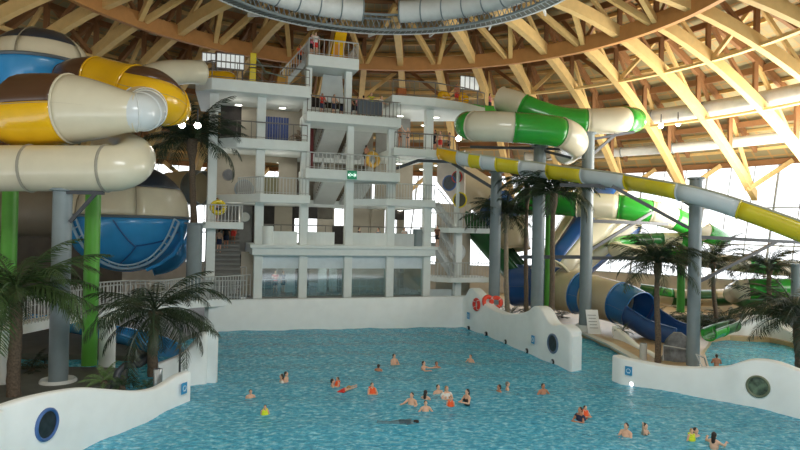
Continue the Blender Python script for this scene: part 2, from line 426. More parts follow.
# ---------------------------------------------------------------- pool walls
def profile_wall(name, label, base, tops, th, back, porth=None):
    """base: list of ground points, tops: matching heights, extruded back by thickness (horizontal vectors)."""
    n = len(base); mb = MB(); H = []
    # resample
    bs, ts = [], []
    for i in range(n-1):
        for k in range(6):
            t = k/6
            def cr(a, b_, c, d): return .5*((2*b_)+(-a+c)*t+(2*a-5*b_+4*c-d)*t*t+(-a+3*b_-3*c+d)*t**3)
            i0, i1, i2, i3 = max(i-1, 0), i, i+1, min(i+2, n-1)
            bs.append(cr(base[i0], base[i1], base[i2], base[i3])); ts.append(cr(tops[i0], tops[i1], tops[i2], tops[i3]))
    bs.append(base[-1]); ts.append(tops[-1])
    N = len(bs); b = V((0, 0, -.6))
    for i in range(N):
        d = (bs[min(i+1, N-1)]-bs[max(i-1, 0)]); d.z = 0; d.normalize(); nn = V((-d.y, d.x, 0))
        if nn.dot(back) < 0: nn = -nn
        p = V((bs[i].x, bs[i].y, 0)); q = p+nn*th
        zt = ts[i]; e = .09
        mb.v += [p+b, p+V((0,0,zt-e)), p+nn*e*.4+V((0,0,zt-e*.25)), p+nn*e+V((0,0,zt)), q-nn*e+V((0,0,zt)), q-nn*e*.4+V((0,0,zt-e*.25)), q+V((0,0,zt-e)), q+b]
    for i in range(N-1):
        for k in range(8):
            k2 = (k+1) % 8
            mb.f.append((i*8+k, i*8+k2, i*8+8+k2, i*8+8+k)); mb.m.append(0)
    mb.f.append(tuple(range(8))); mb.m.append(0); mb.f.append(tuple((N-1)*8+k for k in range(7, -1, -1))); mb.m.append(0)
    return tag(mb.build(name, WHITE, None, True, kind='structure'), label, 'wall')
def wall_px(name, label, pix, th, back):
    """pix: (x, ybottom, ytop) of the wall face seen from the pool."""
    base = [G(x, yb) for x, yb, yt in pix]
    tops = [P(x+ (yt-yb)*-.021, yt, g.y).z for (x, yb, yt), g in zip(pix, base)]
    return profile_wall(name, label, base, tops, th, back)
BK = V((0, 1, 0))
wall_px('wall_front_left', 'white curved pool wall at the front left with a round blue porthole',
    [(-40, 520, 418), (2, 492, 406), (30, 477, 397.5), (60, 461, 391), (85, 448, 388), (110, 437, 389.5), (140, 424, 391), (160, 415, 387), (178, 407, 376), (190, 402, 371)], .4, BK)
wall_px('wall_left', 'white curved pool wall with scooped top behind the palm on the left',
    [(158, 392, 364), (172, 390, 359), (186, 388, 352), (197, 386, 341), (205, 384, 333), (209, 381, 331)], .4, BK)
wall_px('wall_far', 'long plain white wave pool end wall below the tower', [(208, 332, 300), (300, 330, 298.8), (400, 328.3, 297.5), (467, 327, 296)], .5, BK)
wall_px('wall_right', 'white wave pool side wall with crested top and red lifebuoys',
    [(458, 326.5, 297), (464, 327.5, 296), (469, 329, 288), (476, 331.5, 293), (486, 335, 306), (500, 341, 313), (514, 347, 314), (526, 352, 311), (533, 355, 306), (540, 358, 309), (547, 361, 321), (553, 363.5, 325), (560, 366.2, 324.5), (565, 368.3, 327), (569, 370, 332), (572, 370.8, 337)], .8, V((1, .4, 0)))
wall_px('wall_front_right', 'white pool wall at the front right with a round planted porthole',
    [(612, 380, 355), (622, 383.5, 358.5), (645, 388, 363), (670, 392.5, 367), (700, 398, 368), (722, 402, 367), (740, 406, 362), (757, 409, 360), (772, 412, 362), (790, 416, 368), (820, 422, 379), (860, 430, 392)], .6, BK)

def porthole(loc_px, w, wallY, nrm, label, frame, inner, R):
    pass
def wall_plane(p0, p1):
    a, c = G(*p0), G(*p1); d = (c-a).normalized(); n = V((d.y, -d.x, 0)).normalized()
    if n.y > 0: n = -n
    return a, n
def hit(px, py, a, n):
    r = ray(px, py); return CAM + r*((a-CAM).dot(n)/r.dot(n))
def round_window(label, px, py, R, pl, frame, inner, deep=.06, mats=None):
    a, n = pl; c = hit(px, py, a, n)
    o = thing('porthole', label, 'porthole', c)
    mb = MB(); mb.lathe(c+n*.0, [(R*.80, -.02), (R*.80, .05), (R*.9, .09), (R, .05), (R, -.02)], 32, axis=n); mb.build('porthole_frame', frame, o, True)
    mb = MB(); mb.lathe(c, [(0.001, .03), (R*.5, .03), (R*.81, .02)], 32, axis=n); mb.build('porthole_glass', inner, o, True)
    return o, c, n
DGL = mat('porthole_dark', (34, 40, 44), .4, .7, 5)
GGL = mat('porthole_planted', (90, 104, 84), .15, .75, 4, coat=.5)
plFL = wall_plane((30, 477), (60, 461))
round_window('round porthole with a blue ring in the front left pool wall', 46.5, 424.5, .5, plFL, mat('porthole_blue', (70, 104, 160), .4, .05, 3), DGL)
plR = wall_plane((547, 361), (563, 367.5))
round_window('dark round porthole with pale ring near the end of the crested right wall', 553, 343.5, .58, plR, mat('porthole_grey', (98, 116, 140), .4, .05, 3), DGL)
plFR = wall_plane((740, 406), (772, 412))
round_window('oval looking porthole with greenery inside, front right pool wall', 758, 386.5, .48, plFR, mat('porthole_olive', (118, 124, 100), .5, .08, 3), GGL)

def wall_sign(label, px, py, w, h, pl):
    a, n = pl; c = hit(px, py, a, n); x = V((0,0,1)).cross(n).normalized()
    o = thing('wall_sign', label, 'sign', c)
    z = V((0, 0, 1))
    c = c+n*.10; mb = MB(); q = [c-x*w/2-z*h/2, c+x*w/2-z*h/2, c+x*w/2+z*h/2, c-x*w/2+z*h/2]; mb.prism(q, n*.02); mb.build('sign_plate', BLUESIGN, o)
    mb = MB(); mb.ring(c+n*.03, w*.28, w*.05, n, 18, 4); mb.beam(c-x*w*.2-z*h*.22+n*.03, c+x*w*.2-z*h*.22+n*.03, .02, .05); mb.build('sign_pictogram', mat('sign_white', (206, 226, 236), .5, 0, 3), o)
wall_sign('small blue square sign on the front right pool wall below the bin', 629.5, 370.5, .36, .44, plFRs := wall_plane((622, 383.5), (645, 388)))
wall_sign('small blue square sign at the tip of the front left wall', 182, 388, .36, .46, wall_plane((178, 407), (190, 402)))
wall_sign('small blue square sign beside the porthole on the crested wall', 534.5, 339.5, .4, .5, wall_plane((526, 352), (547, 361)))
wall_sign('small blue square sign at the far end of the crested wall', 469.5, 315.5, .4, .5, wall_plane((464, 327.5), (476, 331.5)))
for k, (px, py, pl) in enumerate([(468.5, 328.2, ((464, 327.5), (476, 331.5))), (486, 334, ((476, 331.5), (500, 341))), (505.7, 342, ((500, 341), (514, 347))), (527, 351, ((514, 347), (533, 355))), (553, 362, ((547, 361), (563, 367.5)))]):
    a, n = wall_plane(*pl); c = hit(px, py, a, n)
    nm = ['first and farthest', 'second', 'third', 'fourth', 'fifth and nearest'][k]
    o = thing('pool_light', 'black pool lamp at the waterline of the crested wall, %s in the row' % nm, 'pool lamp', c, 'waterline lamps')
    mb = MB(); mb.lathe(c, [(.001, .10), (.12, .10), (.17, .05), (.17, -.05)], 14, axis=n); mb.build('lamp_body', BLACK, o, True)
    mb = MB(); mb.lathe(c, [(.001, .125), (.1, .12), (.11, .1)], 14, axis=n); mb.build('lens', S_WHITE, o, True)
a, n = plFRs; c = hit(632, 385, a, n); c.z = .08
o = thing('pool_light', 'bright white pool lamp at the waterline of the front right wall', 'pool lamp', c)
mb = MB(); mb.lathe(c, [(.001, .06), (.13, .05), (.17, .0), (.17, -.05)], 16, axis=n); mb.build('lamp_body', S_WHITE, o, True)
mb = MB(); mb.lathe(c, [(.001, .08), (.11, .07)], 16, axis=n); mb.build('lens', emis('lens_glow', (255, 255, 255), 1.3), o)
# red lifebuoys & hose on the crested wall
plLB = wall_plane((476, 331.5), (486, 335))
a_, n_ = plLB
for (px, py, R, lab) in ((477.5, 304.5, .38, 'red lifebuoy flat on the crested wall, nearer the tower'),):
    c = hit(px, py, a_, n_)+n_*.1
    mb = MB(); mb.ring(c, R, .12, n_, 24, 10); o = mb.build('lifebuoy', RED, None, True); tag(o, lab, 'lifebuoy')
    mb = MB()
    for k in range(4): 
        x = V((0,0,1)).cross(n_).normalized(); a = PI/4+k*PI/2; p = c+(x*math.cos(a)+V((0,0,1))*math.sin(a))*R
        mb.ring(p, .13, .02, (x*-math.sin(a)+V((0,0,1))*math.cos(a)), 12, 4)
    mb.build('strap', WCLOTH, o)
for k, (px, py) in enumerate(((488, 301.5), (496, 302.5))):
    c = P(px, py, 45.8)
    mb = MB(); mb.ring(c, .36, .15, (.5-.5*k, -1, .1), 24, 10); o = mb.build('lifebuoy', mat('lifebuoy_orange', (232, 70, 44), .5, .06, 5), None, True)
    tag(o, ['orange lifebuoy hanging on the rack, left of two together', 'orange lifebuoy hanging on the rack, right of two together'][k], 'lifebuoy')
    mb = MB(); 
    for q in range(4): mb.ring(c+V((math.cos(PI/4+q*PI/2), 0, math.sin(PI/4+q*PI/2)))*.36, .16, .02, (math.sin(PI/4+q*PI/2), 0, -math.cos(PI/4+q*PI/2)), 12, 4)
    mb.build('strap', WCLOTH, o)
o = thing('lifebuoy_rack', 'thin white rail rack behind the crested wall carrying lifebuoys', 'rack', P(494, 310, 46))
mb = MB()
for px in (484, 503): mb.rod([P(px, 318, 46), P(px, 299, 46)], .04, 8)
mb.build('post', RAIL, o, True)
mb = MB(); mb.rod([P(482, 298.5, 46), P(505, 309, 46)], .035, 8); mb.build('rail', RAIL, o, True)

# ================================================================ TOWER
TO = G(215, 331); TA = math.radians(18)
E1 = V((math.cos(TA), math.sin(TA), 0)); E2 = V((-math.sin(TA), math.cos(TA), 0))
def T(s, t, z): return V((TO.x, TO.y, 0))+E1*s+E2*t+V((0, 0, z))
def S(px, py, t=0):
    c = hit(px, py, T(0, t, 0), -E2); return (c-T(0, 0, 0)).dot(E1)
def Z(px, py, t=0): return hit(px, py, T(0, t, 0), -E2).z
def tbox(mb, s0, s1, t0, t1, z0, z1, mi=0):
    mb.hexa([T(s0,t0,z0), T(s1,t0,z0), T(s1,t1,z0), T(s0,t1,z0), T(s0,t0,z1), T(s1,t0,z1), T(s1,t1,z1), T(s0,t1,z1)], mi)
tw = thing('slide_tower', 'white open multi-storey stair tower with balconies behind the wave pool', 'building', T(9, 5, 0))
L0, L1, L2, L3, L4 = 2.35, 6.2, 9.9, 13.9, 17.9
H1, H2, H3 = 11.9, 16.1, 20.4
sA, sB, sC, sD, sE, sF, sG = S(213,150), S(261,150), S(306,150), S(351,150), S(393,150), S(430,150), S(466,200)
print('S', [round(x,2) for x in (sA,sB,sC,sD,sE,sF,sG)], 'Z', round(Z(280,197),2), round(Z(270,143),2), round(Z(350,120),2), round(Z(350,173),2), round(Z(410,152),2), round(Z(410,102),2), round(Z(330,70),2), round(Z(350,243),2))
cw = .62
def column(s, t, z0, z1, w=cw, d=cw):
    mb = MB(); tbox(mb, s-w/2, s+w/2, t, t+d, z0, z1); mb.build('column', WHITE2, tw, bevel=.03)
for s in (sB, sC, sD, sE, sF): column(s, 0.1, L0-.1, L1-.6)
for s in (sB, sC, sD, sE, sF): column(s, 0.1, L1, L2-.4 if s in (sB, sF) else H1-.5)
column(sA, 0.1, .3, L4-.6); column(sB, .1, L2, L3-.6); column(sB, .1, L3, L4-.6); column(sC, .1, H1, H2-.5)
for s in (sC, sE): column(s, .12, H1-.7, H2-.4)
column(sD, .12, H1, H2-.6, .5, .5)
column(sF, .1, L2, L3-.5); column(sF, .1, L3, L4-.5); column(sG, 1.2, .3, L3-.3, .55)
column(S(309, 95), .1, H2, H3-.6, .45); column(S(349, 95), .1, H2, H3-.6, .5); column(sC, .15, H2, L4-.2, .4)
for s in (sA, sB, sC, sD, sE, sF): 
    mb = MB(); tbox(mb, s-.3, s+.3, 7, 7.5, L0-.1, L4-.6); mb.build('rear_column', CREAMW, tw)
# floors
def floor_(s0, s1, t0, t1, ztop, th=.6, m_=WHITE2, name='floor_slab', poly=None):
    mb = MB()
    if poly: mb.prism([T(a, c, ztop) for a, c in poly], (0, 0, -th))
    else: tbox(mb, s0, s1, t0, t1, ztop-th, ztop)
    return mb.build(name, m_, tw, bevel=.05)
floor_(sA-.3, sF+.45, 0.55, 12, L0, .35, GREYW)
floor_(sB-.5, sF+.55, -.25, 9, L1, .75)
mb = MB(); tbox(mb, sB-.65, sF+.7, -.42, .3, L1-.22, L1+.04); mb.build('cornice', WHITE2, tw, bevel=.03)
floor_(0, 0, 0, 0, L2, .62, poly=[(sB-1.6, 1.0), (sB-.1, -1.2), (sC+.2, -1.2), (sC+.2, 6.6), (sE-.2, 6.6), (sE-.2, 1.5), (sF+.3, 1.5), (sF+.3, 8), (sA-.3, 8), (sA-.3, 4)])
floor_(0, 0, 0, 0, L2+.0, .55, poly=[(sD+.4, 1.4), (sE-.6, -.5), (sF+.4, -.5), (sF+.4, 1.4)])
floor_(0, 0, 0, 0, L3, .72, poly=[(sA+.4, .6), (sA+1.6, -.5), (sC+.1, -.5), (sC+.1, 6.6), (sE-.1, 6.6), (sE-.1, 1.8), (sF+.3, 1.8), (sF+.3, 8), (sA-.3, 8)])
floor_(0, 0, 0, 0, L3, .6, poly=[(sE-.1, -.5), (sF+1.5, -.5), (sF+2.6, .4), (sF+2.6, 2.2), (sE-.1, 2.2)])
floor_(0, 0, 0, 0, L4, .85, poly=[(sA-1.3, .2), (sA-.2, -1.0), (sC+.1, -1.0), (sC+.1, 6.6), (sE, 6.6), (sE, 8), (sA-.9, 8)])
floor_(0, 0, 0, 0, L4, .7, poly=[(sE-.4, -.8), (sF, -1.0), (sF+2.6, -.4), (sF+5.2, .9), (sF+5.6, 3.5), (sE-.4, 8)])
for zz, a, c in ((H1, -.9, 2.4), (H2, -.9, 2.4)):
    floor_(sC-.15, sE+.35, a, c, zz, .72)
floor_(S(306.5, 76), S(357, 76), -.6, 2.6, H3, .85)
floor_(sA-.6, sA+2.2, -.6, 3.0, Z(225, 222), .5, name='landing')
# back walls per storey
def bwall(s0, s1, t, z0, z1, m_, name='wall_panel'):
    mb = MB(); tbox(mb, s0, s1, t, t+.15, z0, z1); return mb.build(name, m_, tw)
mid = lambda a, b, k: a+(b-a)*k
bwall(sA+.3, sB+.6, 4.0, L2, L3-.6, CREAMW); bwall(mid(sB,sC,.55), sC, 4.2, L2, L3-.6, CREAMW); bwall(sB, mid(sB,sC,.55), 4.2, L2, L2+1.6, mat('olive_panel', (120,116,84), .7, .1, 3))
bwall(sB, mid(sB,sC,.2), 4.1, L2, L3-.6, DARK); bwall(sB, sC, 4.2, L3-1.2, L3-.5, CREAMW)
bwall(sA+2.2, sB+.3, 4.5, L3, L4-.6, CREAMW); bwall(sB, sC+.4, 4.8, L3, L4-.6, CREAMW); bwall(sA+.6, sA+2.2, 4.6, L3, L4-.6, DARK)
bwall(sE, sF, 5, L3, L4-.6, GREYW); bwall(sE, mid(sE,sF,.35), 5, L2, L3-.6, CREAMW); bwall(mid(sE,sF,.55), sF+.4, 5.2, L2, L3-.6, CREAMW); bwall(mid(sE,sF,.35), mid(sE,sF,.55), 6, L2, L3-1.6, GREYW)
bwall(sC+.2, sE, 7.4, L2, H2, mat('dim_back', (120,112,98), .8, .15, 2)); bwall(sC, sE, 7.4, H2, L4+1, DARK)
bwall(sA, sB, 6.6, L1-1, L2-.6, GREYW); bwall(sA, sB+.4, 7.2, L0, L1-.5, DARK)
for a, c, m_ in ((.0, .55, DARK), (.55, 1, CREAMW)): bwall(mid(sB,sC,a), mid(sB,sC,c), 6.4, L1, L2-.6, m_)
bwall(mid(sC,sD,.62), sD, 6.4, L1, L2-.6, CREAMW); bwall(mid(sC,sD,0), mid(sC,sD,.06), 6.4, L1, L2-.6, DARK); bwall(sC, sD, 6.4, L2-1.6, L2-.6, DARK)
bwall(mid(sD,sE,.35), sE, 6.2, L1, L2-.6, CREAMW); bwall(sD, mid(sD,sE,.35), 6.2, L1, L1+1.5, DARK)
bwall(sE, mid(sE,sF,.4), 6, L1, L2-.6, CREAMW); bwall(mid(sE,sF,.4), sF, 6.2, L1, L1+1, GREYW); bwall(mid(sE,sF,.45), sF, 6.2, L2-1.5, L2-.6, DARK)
# ground glazed storey
for a, c in zip((sB, sC, sD, sE), (sC, sD, sE, sF)):
    mb = MB(); tbox(mb, a+.3, c-.3, .45, .48, L0, L1-.75); g = mb.build('window_pane', GLASS, tw)
    mb = MB(); tbox(mb, a+.3, c-.3, .4, .44, L1-1.75, L1-.72); mb.build('frosted_band', mat('frosted_film', (210, 220, 224), .5, .04, 3), tw)
    mb = MB()
    for q in (1.0, .55): mb.rod([T(a+.3, .8, L0+q*1.25), T(c-.3, .8, L0+q*1.25)], .025, 6)
    for q in range(1, 6): s = mid(a, c, q/6); mb.rod([T(s, .8, L0), T(s, .8, L0+1.25)], .022, 6)
    mb.build('inner_railing', RAIL, tw)
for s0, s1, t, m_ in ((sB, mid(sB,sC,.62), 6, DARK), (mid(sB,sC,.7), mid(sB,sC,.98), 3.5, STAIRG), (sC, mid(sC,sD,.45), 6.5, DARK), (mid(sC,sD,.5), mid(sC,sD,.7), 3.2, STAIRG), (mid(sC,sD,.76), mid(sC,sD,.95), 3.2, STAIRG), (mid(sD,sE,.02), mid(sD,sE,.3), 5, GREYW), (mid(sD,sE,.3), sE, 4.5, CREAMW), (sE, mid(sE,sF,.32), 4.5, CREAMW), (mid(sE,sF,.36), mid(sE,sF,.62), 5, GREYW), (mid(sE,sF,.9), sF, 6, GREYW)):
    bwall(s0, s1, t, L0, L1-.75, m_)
# cafe parapets at first floor
for a, c, k0, k1, m_ in ((sB, sC, .22, .85, WHITE2), (sC, sD, .02, .68, WHITE2), (sD, sE, .06, .93, WHITE2), (sE, sF, .1, .95, STAIRG)):
    mb = MB(); n = 8
    pts = [(mid(a, c, k0+(k1-k0)*q/n), .15-.25*math.sin(PI*q/n)) for q in range(n+1)]
    mb.prism([T(s, t, L1) for s, t in pts]+[T(s, t+.15, L1) for s, t in reversed(pts)], (0, 0, 1.02)); mb.build('parapet', m_, tw)
for k, (px, lab) in enumerate(((268, 0), (418, 1))):
    s = S(px, 237); mb = MB(); mb.lathe(T(s, .1, L1), [(.001, 0), (.4, 0), (.4, 1.35), (.36, 1.4), (.001, 1.4)], 20)
    tag(mb.build('round_bin', WHITE2 if k == 0 else STEEL, None, True), ['white round bin between first storey tower columns, left end', 'grey round bin on the first storey by the last tower column'][k], 'bin')
# railings
def railing(pts, zbase, m_=RAIL, h=1.2, gap=.22, parent=tw, name='railing', mid_rail=False, r=.028, slope=False):
    mb = MB()
    for a, c in zip(pts, pts[1:]):
        a, c = V(a), V(c)
        mb.rod([a+V((0,0,h)), c+V((0,0,h))], .05, 6); mb.rod([a+V((0,0,.12)), c+V((0,0,.12))], .022, 6)
        if mid_rail: mb.rod([a+V((0,0,h*.55)), c+V((0,0,h*.55))], .02, 6)
        n = max(1, int((c-a).length/gap))
        for k in range(n+1):
            p = a.lerp(c, k/n); mb.rod([p+V((0,0,-.05)), p+V((0,0,h))], .035 if k % 7 == 0 else r, 5)
    return mb.build(name, m_, parent)
def tr(pts, z, **k): return railing([T(s, t, z) for s, t in pts], z, **k)
tr([(sB-1.5, 1.0), (sB-.1, -1.1), (sC+.1, -1.1)], L2)
tr([(sA+.5, .6), (sA+1.6, -.42), (sC, -.42)], L3, gap=.9, m_=DRAIL)
tr([(sC-.1, -.8), (sE+.3, -.8)], H1, gap=.3, m_=RAIL); tr([(sC-.1, -.8), (sE+.3, -.8)], H2, gap=.3, m_=DRAIL)
tr([(sD+.5, 1.3), (sE-.55, -.42), (sF+.3, -.42)], L2)
tr([(sE, -.42), (sF+1.5, -.42), (sF+2.5, .4)], L3, gap=.5, m_=DRAIL)
tr([(sA-1.2, .3), (sA-.2, -.9), (sC, -.9)], L4, gap=1.6, m_=DRAIL, mid_rail=True)
tr([(sE-.3, -.6), (sF, -.9), (sF+2.6, -.3), (sF+5.1, .9)], L4, gap=1.4, m_=DRAIL, mid_rail=True)
tr([(S(307.5, 76), 2.4), (S(307.5, 76), -.5), (S(356, 76), -.5), (S(356, 76), 2.4)], H3, gap=.35, m_=RAIL)
tr([(sA-.5, -.5), (sA+2.1, -.5), (sA+2.1, 2.8)], Z(225, 222), gap=.22, m_=RAIL)
for a, c in ((sB, sC), (sC, sD), (sD, sE), (sE, sF)): tr([(a+.3, .6), (c-.3, .6)], L1, gap=1.2, h=1.5, m_=DRAIL)
# sloping stair flights between landings
def flight(s0, s1, ta, za, tb_, zb, th=.35, m_=STAIRG, name='stair_flight', steps=12):
    mb = MB()
    mb.hexa([T(s0,ta,za-th), T(s1,ta,za-th), T(s1,tb_,zb-th), T(s0,tb_,zb-th), T(s0,ta,za), T(s1,ta,za), T(s1,tb_,zb), T(s0,tb_,zb)])
    for k in range(steps):
        f0 = k/steps; f1 = (k+1)/steps
        zz = max(za+(zb-za)*f0, za+(zb-za)*f1); t0, t1 = ta+(tb_-ta)*f0, ta+(tb_-ta)*f1
        tbox(mb, s0, s1, min(t0, t1), max(t0, t1), zz-.14, zz)
    mb.build(name, m_, tw)
fa, fb, fc, fd = S(325, 150, 2), S(347, 150, 2), S(353, 150, 2), S(374, 150, 2)
flight(fa, fb, 1.6, H1-.1, 6.8, L2-.1, .3); flight(fc, fd, 1.6, H1-.1, 6.8, L2-.1, .3)
flight(fa, fb, 1.6, H2-.1, 6.8, L3-.1, .3); flight(fc, fd, 1.6, H2-.1, 6.8, L3-.1, .3)
for zz in (H1, H2):
    for a_ in (fa, fd): railing([T(a_, 2.4, zz), T(a_, 6.6, zz-2.0)], 0, gap=.5)

mb = MB(); s0, s1 = S(324, 92), S(346, 92); mb.hexa([T(s0-.2, .7, H2+1.1), T(s1, .7, H2+1.1), T(s1, .8, H2+1.1), T(s0-.2, .8, H2+1.1), T(s0+.2, 1.5, H3-.9), T(s1, 1.5, H3-.9), T(s1, 1.6, H3-.9), T(s0+.2, 1.6, H3-.9)]); mb.build('soffit_panel', STAIRG, tw)
mb = MB(); tbox(mb, sC+.25, sC+1.1, 3.2, 3.6, H1, H2-.6); mb.build('red_curtain', mat('curtain_red', (96, 34, 36), .8, .15, 4), tw)['label'] = 'dark red hanging'
mb = MB(); tbox(mb, S(355, 115), S(379, 115), -.72, -.66, H2+.1, H2+1.15); mb.build('balustrade_panel', mat('smoked_panel', (88, 96, 106), .3, .05, 2), tw)
mb = MB()
for q in range(10): tbox(mb, S(266, 134)+q*.21, S(266, 134)+q*.21+.17, 3.2+.06*(q % 2), 3.3+.06*(q % 2), L3+.1, L3+2.3)
mb.build('blue_curtain', BLUEC, tw)
# left lower stair
flight(S(208, 262, 2)+.2, S(240, 262, 2), -.3, L0, 4.6, Z(225, 222)-.0, .3, GREYW, 'stair_flight', 16)
bwall(S(243, 270), sB+.1, 2.2, L0, L1-.6, CREAMW)
tr([(S(199, 290, -.6), -.6), (S(246, 290, -.6), -.6)], L0, gap=.2, h=1.3); tr([(S(204, 280, 2.0), 2.0), (S(246, 280, 2.0), 2.0)], L0+.6, gap=.25, h=1.5)
# right stair tower : slanted screen wall with coloured portholes, landings
SD = (-E1*math.cos(math.radians(52))+E2*math.sin(math.radians(52))); SN = V((-SD.y, SD.x, 0)); SN = -SN if SN.dot(E2) > 0 else SN
SP = T(sG-.1, 1.3, 0)
q = [(437, 163), (447, 158), (464.5, 150), (464.5, 216), (460, 213), (448, 196), (437, 182)]
mb = MB(); mb.prism([hit(x, y, SP, SN) for x, y in q], -SN*.15); scw = mb.build('screen_wall', mat('screen_beige', (204, 192, 182), .7, .05, 2), tw)
def tport(px, py, R, m_, t, inner=DGL, pl=None):
    n = SN if pl else -E2
    c = hit(px, py, SP, SN) if pl else hit(px, py, T(0, t, 0), -E2)
    mb = MB(); mb.lathe(c, [(R*.86, 0), (R*.86, .08), (R, .08), (R, 0)], 28, axis=n); f = mb.build('porthole_ring', m_, tw, True)
    mb = MB(); mb.lathe(c, [(.001, .03), (R*.88, .03)], 28, axis=n); mb.build('porthole_glass', inner, f)
tport(449.5, 183, .66, S_DBLUE, 0, mat('glass_blue', (72, 80, 88), .6, .2, 4), 1); tport(457.3, 177, .5, RED, 0, mat('glass_red', (82, 76, 74), .6, .2, 4), 1); tport(460, 200, .66, S_LEM, 0, mat('glass_olive', (72, 72, 58), .6, .2, 4), 1)
tport(228.5, 175, .47, DRAIL, 4.0); tport(244, 189, .75, STEEL, 4.0, GREYW); tport(245, 217, .45, STEEL, 6.55, WHITE2)
for (zt, px0, px1, tt) in ((Z(465, 228), 441, 492, .4), (Z(465, 278), 444, 491, .4)):
    s0, s1 = S(px0, 230, tt), S(px1, 230, tt)
    floor_(0, 0, 0, 0, zt, .42, poly=[(s0-.9, tt+2.6), (s0-.2, tt+.8), (s0+.7, tt), (s1, tt), (s1, tt+2.6)], name='landing')
    tr([(s0-.85, tt+2.5), (s0-.15, tt+.85), (s0+.7, tt+.08), (s1, tt+.08)], zt, gap=.26)
zA, zB_ = Z(465, 228), Z(465, 278)
def sflight(s0, z0, s1, z1, t0, t1, name='stair_flight'):
    mb = MB(); mb.hexa([T(s0,t0,z0-.4), T(s1,t0,z1-.4), T(s1,t1,z1-.4), T(s0,t1,z0-.4), T(s0,t0,z0), T(s1,t0,z1), T(s1,t1,z1), T(s0,t1,z0)]); 
    n = 12
    for k in range(n):
        a, c = k/n, (k+1)/n; zz = max(z0+(z1-z0)*a, z0+(z1-z0)*c); tbox(mb, s0+(s1-s0)*a, s0+(s1-s0)*c, t0, t1, zz-.3, zz)
    mb.build(name, STAIRG, tw)
    railing([T(s0, t0, z0), T(s1, t0, z1)], 0, gap=.3)
sflight(S(280, 84, .6), L4, S(307, 72, .6), H3, .6, 1.8)
sflight(S(436, 235, 1.5), L1+.3, S(458, 270, 1.5), zB_, 1.5, 2.9)
sflight(S(458, 225, 2.8), zA, S(438, 200, 2.8), L2, 2.8, 4.0)
sflight(S(442, 230, 3.4), zA, S(452, 250, 3.4), L1, 3.4, 4.4)
bwall(S(436, 270, 4.5), S(470, 270, 4.5), 4.5, L0-2, L2, CREAMW); tport(457, 252, .8, STAIRG, 4.4, mat('pale_glass', (206, 214, 214), .2, .05, 3))
bwall(sF+.2, sG, 2.6, .3, L0+.2, WHITE2)
# green illuminated exit sign
c = T(S(352, 175, -.95), -.95, Z(352, 175, -.95)); 
o = thing('exit_sign', 'green and white lit exit sign on the central balcony edge', 'sign', c)
mb = MB(); mb.hexa([c+E1*i+E2*j+V((0,0,k)) for k in (-.32, .32) for i, j in ((-.36,-.05),(.36,-.05),(.36,.03),(-.36,.03))]); mb.build('sign_box', emis('sign_green', (20, 120, 84), .25), o)
mb = MB()
for sg in (-1, 1): mb.beam(c-E2*.06+E1*.22*sg-V((0,0,.15)), c-E2*.06-E1*.22*sg+V((0,0,.15)), .02, .09, up=tuple(E2))
for sg in (-1, 1): mb.prism([c-E2*.06+E1*sg*.3+V((0,0,-.1)), c-E2*.06+E1*sg*.3+V((0,0,.1)), c-E2*.06+E1*sg*.12], E2*.01)
mb.build('sign_symbol', emis('sign_white_glow', (225, 250, 238), .7), o)
# dark pipe under right balcony
mb = MB(); mb.rod([P(396, 168.5, 48), P(418, 160.5, 48), P(455, 162, 48)], .12, 8)
tag(mb.build('support_pipe', DSTEEL, None, True), 'bent dark steel pipe under the yellow slide start', 'pipe')

# ceiling lamps of the tower
lamps = [(238.5,104.5,L4-.85),(238.5,113.5,L4-.85),(282.5,107.5,L4-.85),(276,116,L4-.85),(239.5,155.3,L3-.72),(238.5,160,L3-.72),(281,157.5,L3-.72),(277.5,162,L3-.72),
 (278,206.8,L2-.62),(275,211,L2-.62),(315,209,L2-.62),(354,209.5,L2-.62),(354,166,L3-.72),(400,115.5,L4-.7),(399,163,L3-.72),(400,210,L2-.62),(436,117,L4-.7),(424,125,L4-.7),(437,165,L3-.72),(422,169,L3-.72),(424,211,L2-.62)]
proto = None
names = {L4-.85: 'top', L4-.7: 'top', L3-.72: 'third', L2-.62: 'second'}
for k, (px, py, z) in enumerate(lamps):
    p = G(px, py, z)
    if proto is None:
        proto = empty('ceiling_lamp', p)
        mb = MB(); mb.lathe(p, [(.26, .03), (.3, -.02), (.27, -.06)], 18); mb.build('lamp_rim', WHITE2, proto, True)
        mb = MB(); mb.lathe(p, [(.27, -.05), (.2, -.07), (.001, -.08)], 18); mb.build('diffuser', LAMP, proto, True)
        o = proto
    else: o = copy_tree(proto); o.location = p
    tag(o, 'round white ceiling lamp glowing under a tower storey soffit', 'ceiling lamp', 'tower ceiling lamps')

def flood(px, py, d, label):
    p = P(px, py, d); o = thing('floodlight', label, 'floodlight', p)
    n = (CAM-p).normalized()
    mb = MB(); mb.lathe(p, [(.001, -.35), (.1, -.33), (.2, -.05), (.22, 0), (.2, .03)], 18, axis=n); mb.build('lamp_housing', DSTEEL, o, True)
    mb = MB(); mb.lathe(p, [(.001, .04), (.19, .02)], 18, axis=n); mb.build('lens', FLOOD, o, True)
    mb = MB(); mb.rod([p+V((0,0,.3)), p+V((0,0,1.0))], .05, 6); mb.build('bracket', DSTEEL, o)
flood(197.5, 125.5, 38, 'bright floodlight beside the yellow and brown slide, right of two'); flood(182, 125, 38.5, 'small floodlight beside the yellow and brown slide, left of two')
flood(661, 126, 53, 'floodlight under the upper right duct, left of two'); flood(678, 124, 52.5, 'floodlight under the upper right duct, right of two'); flood(458.5, 138.5, 46, 'bright floodlight under the green slide start on the tower')

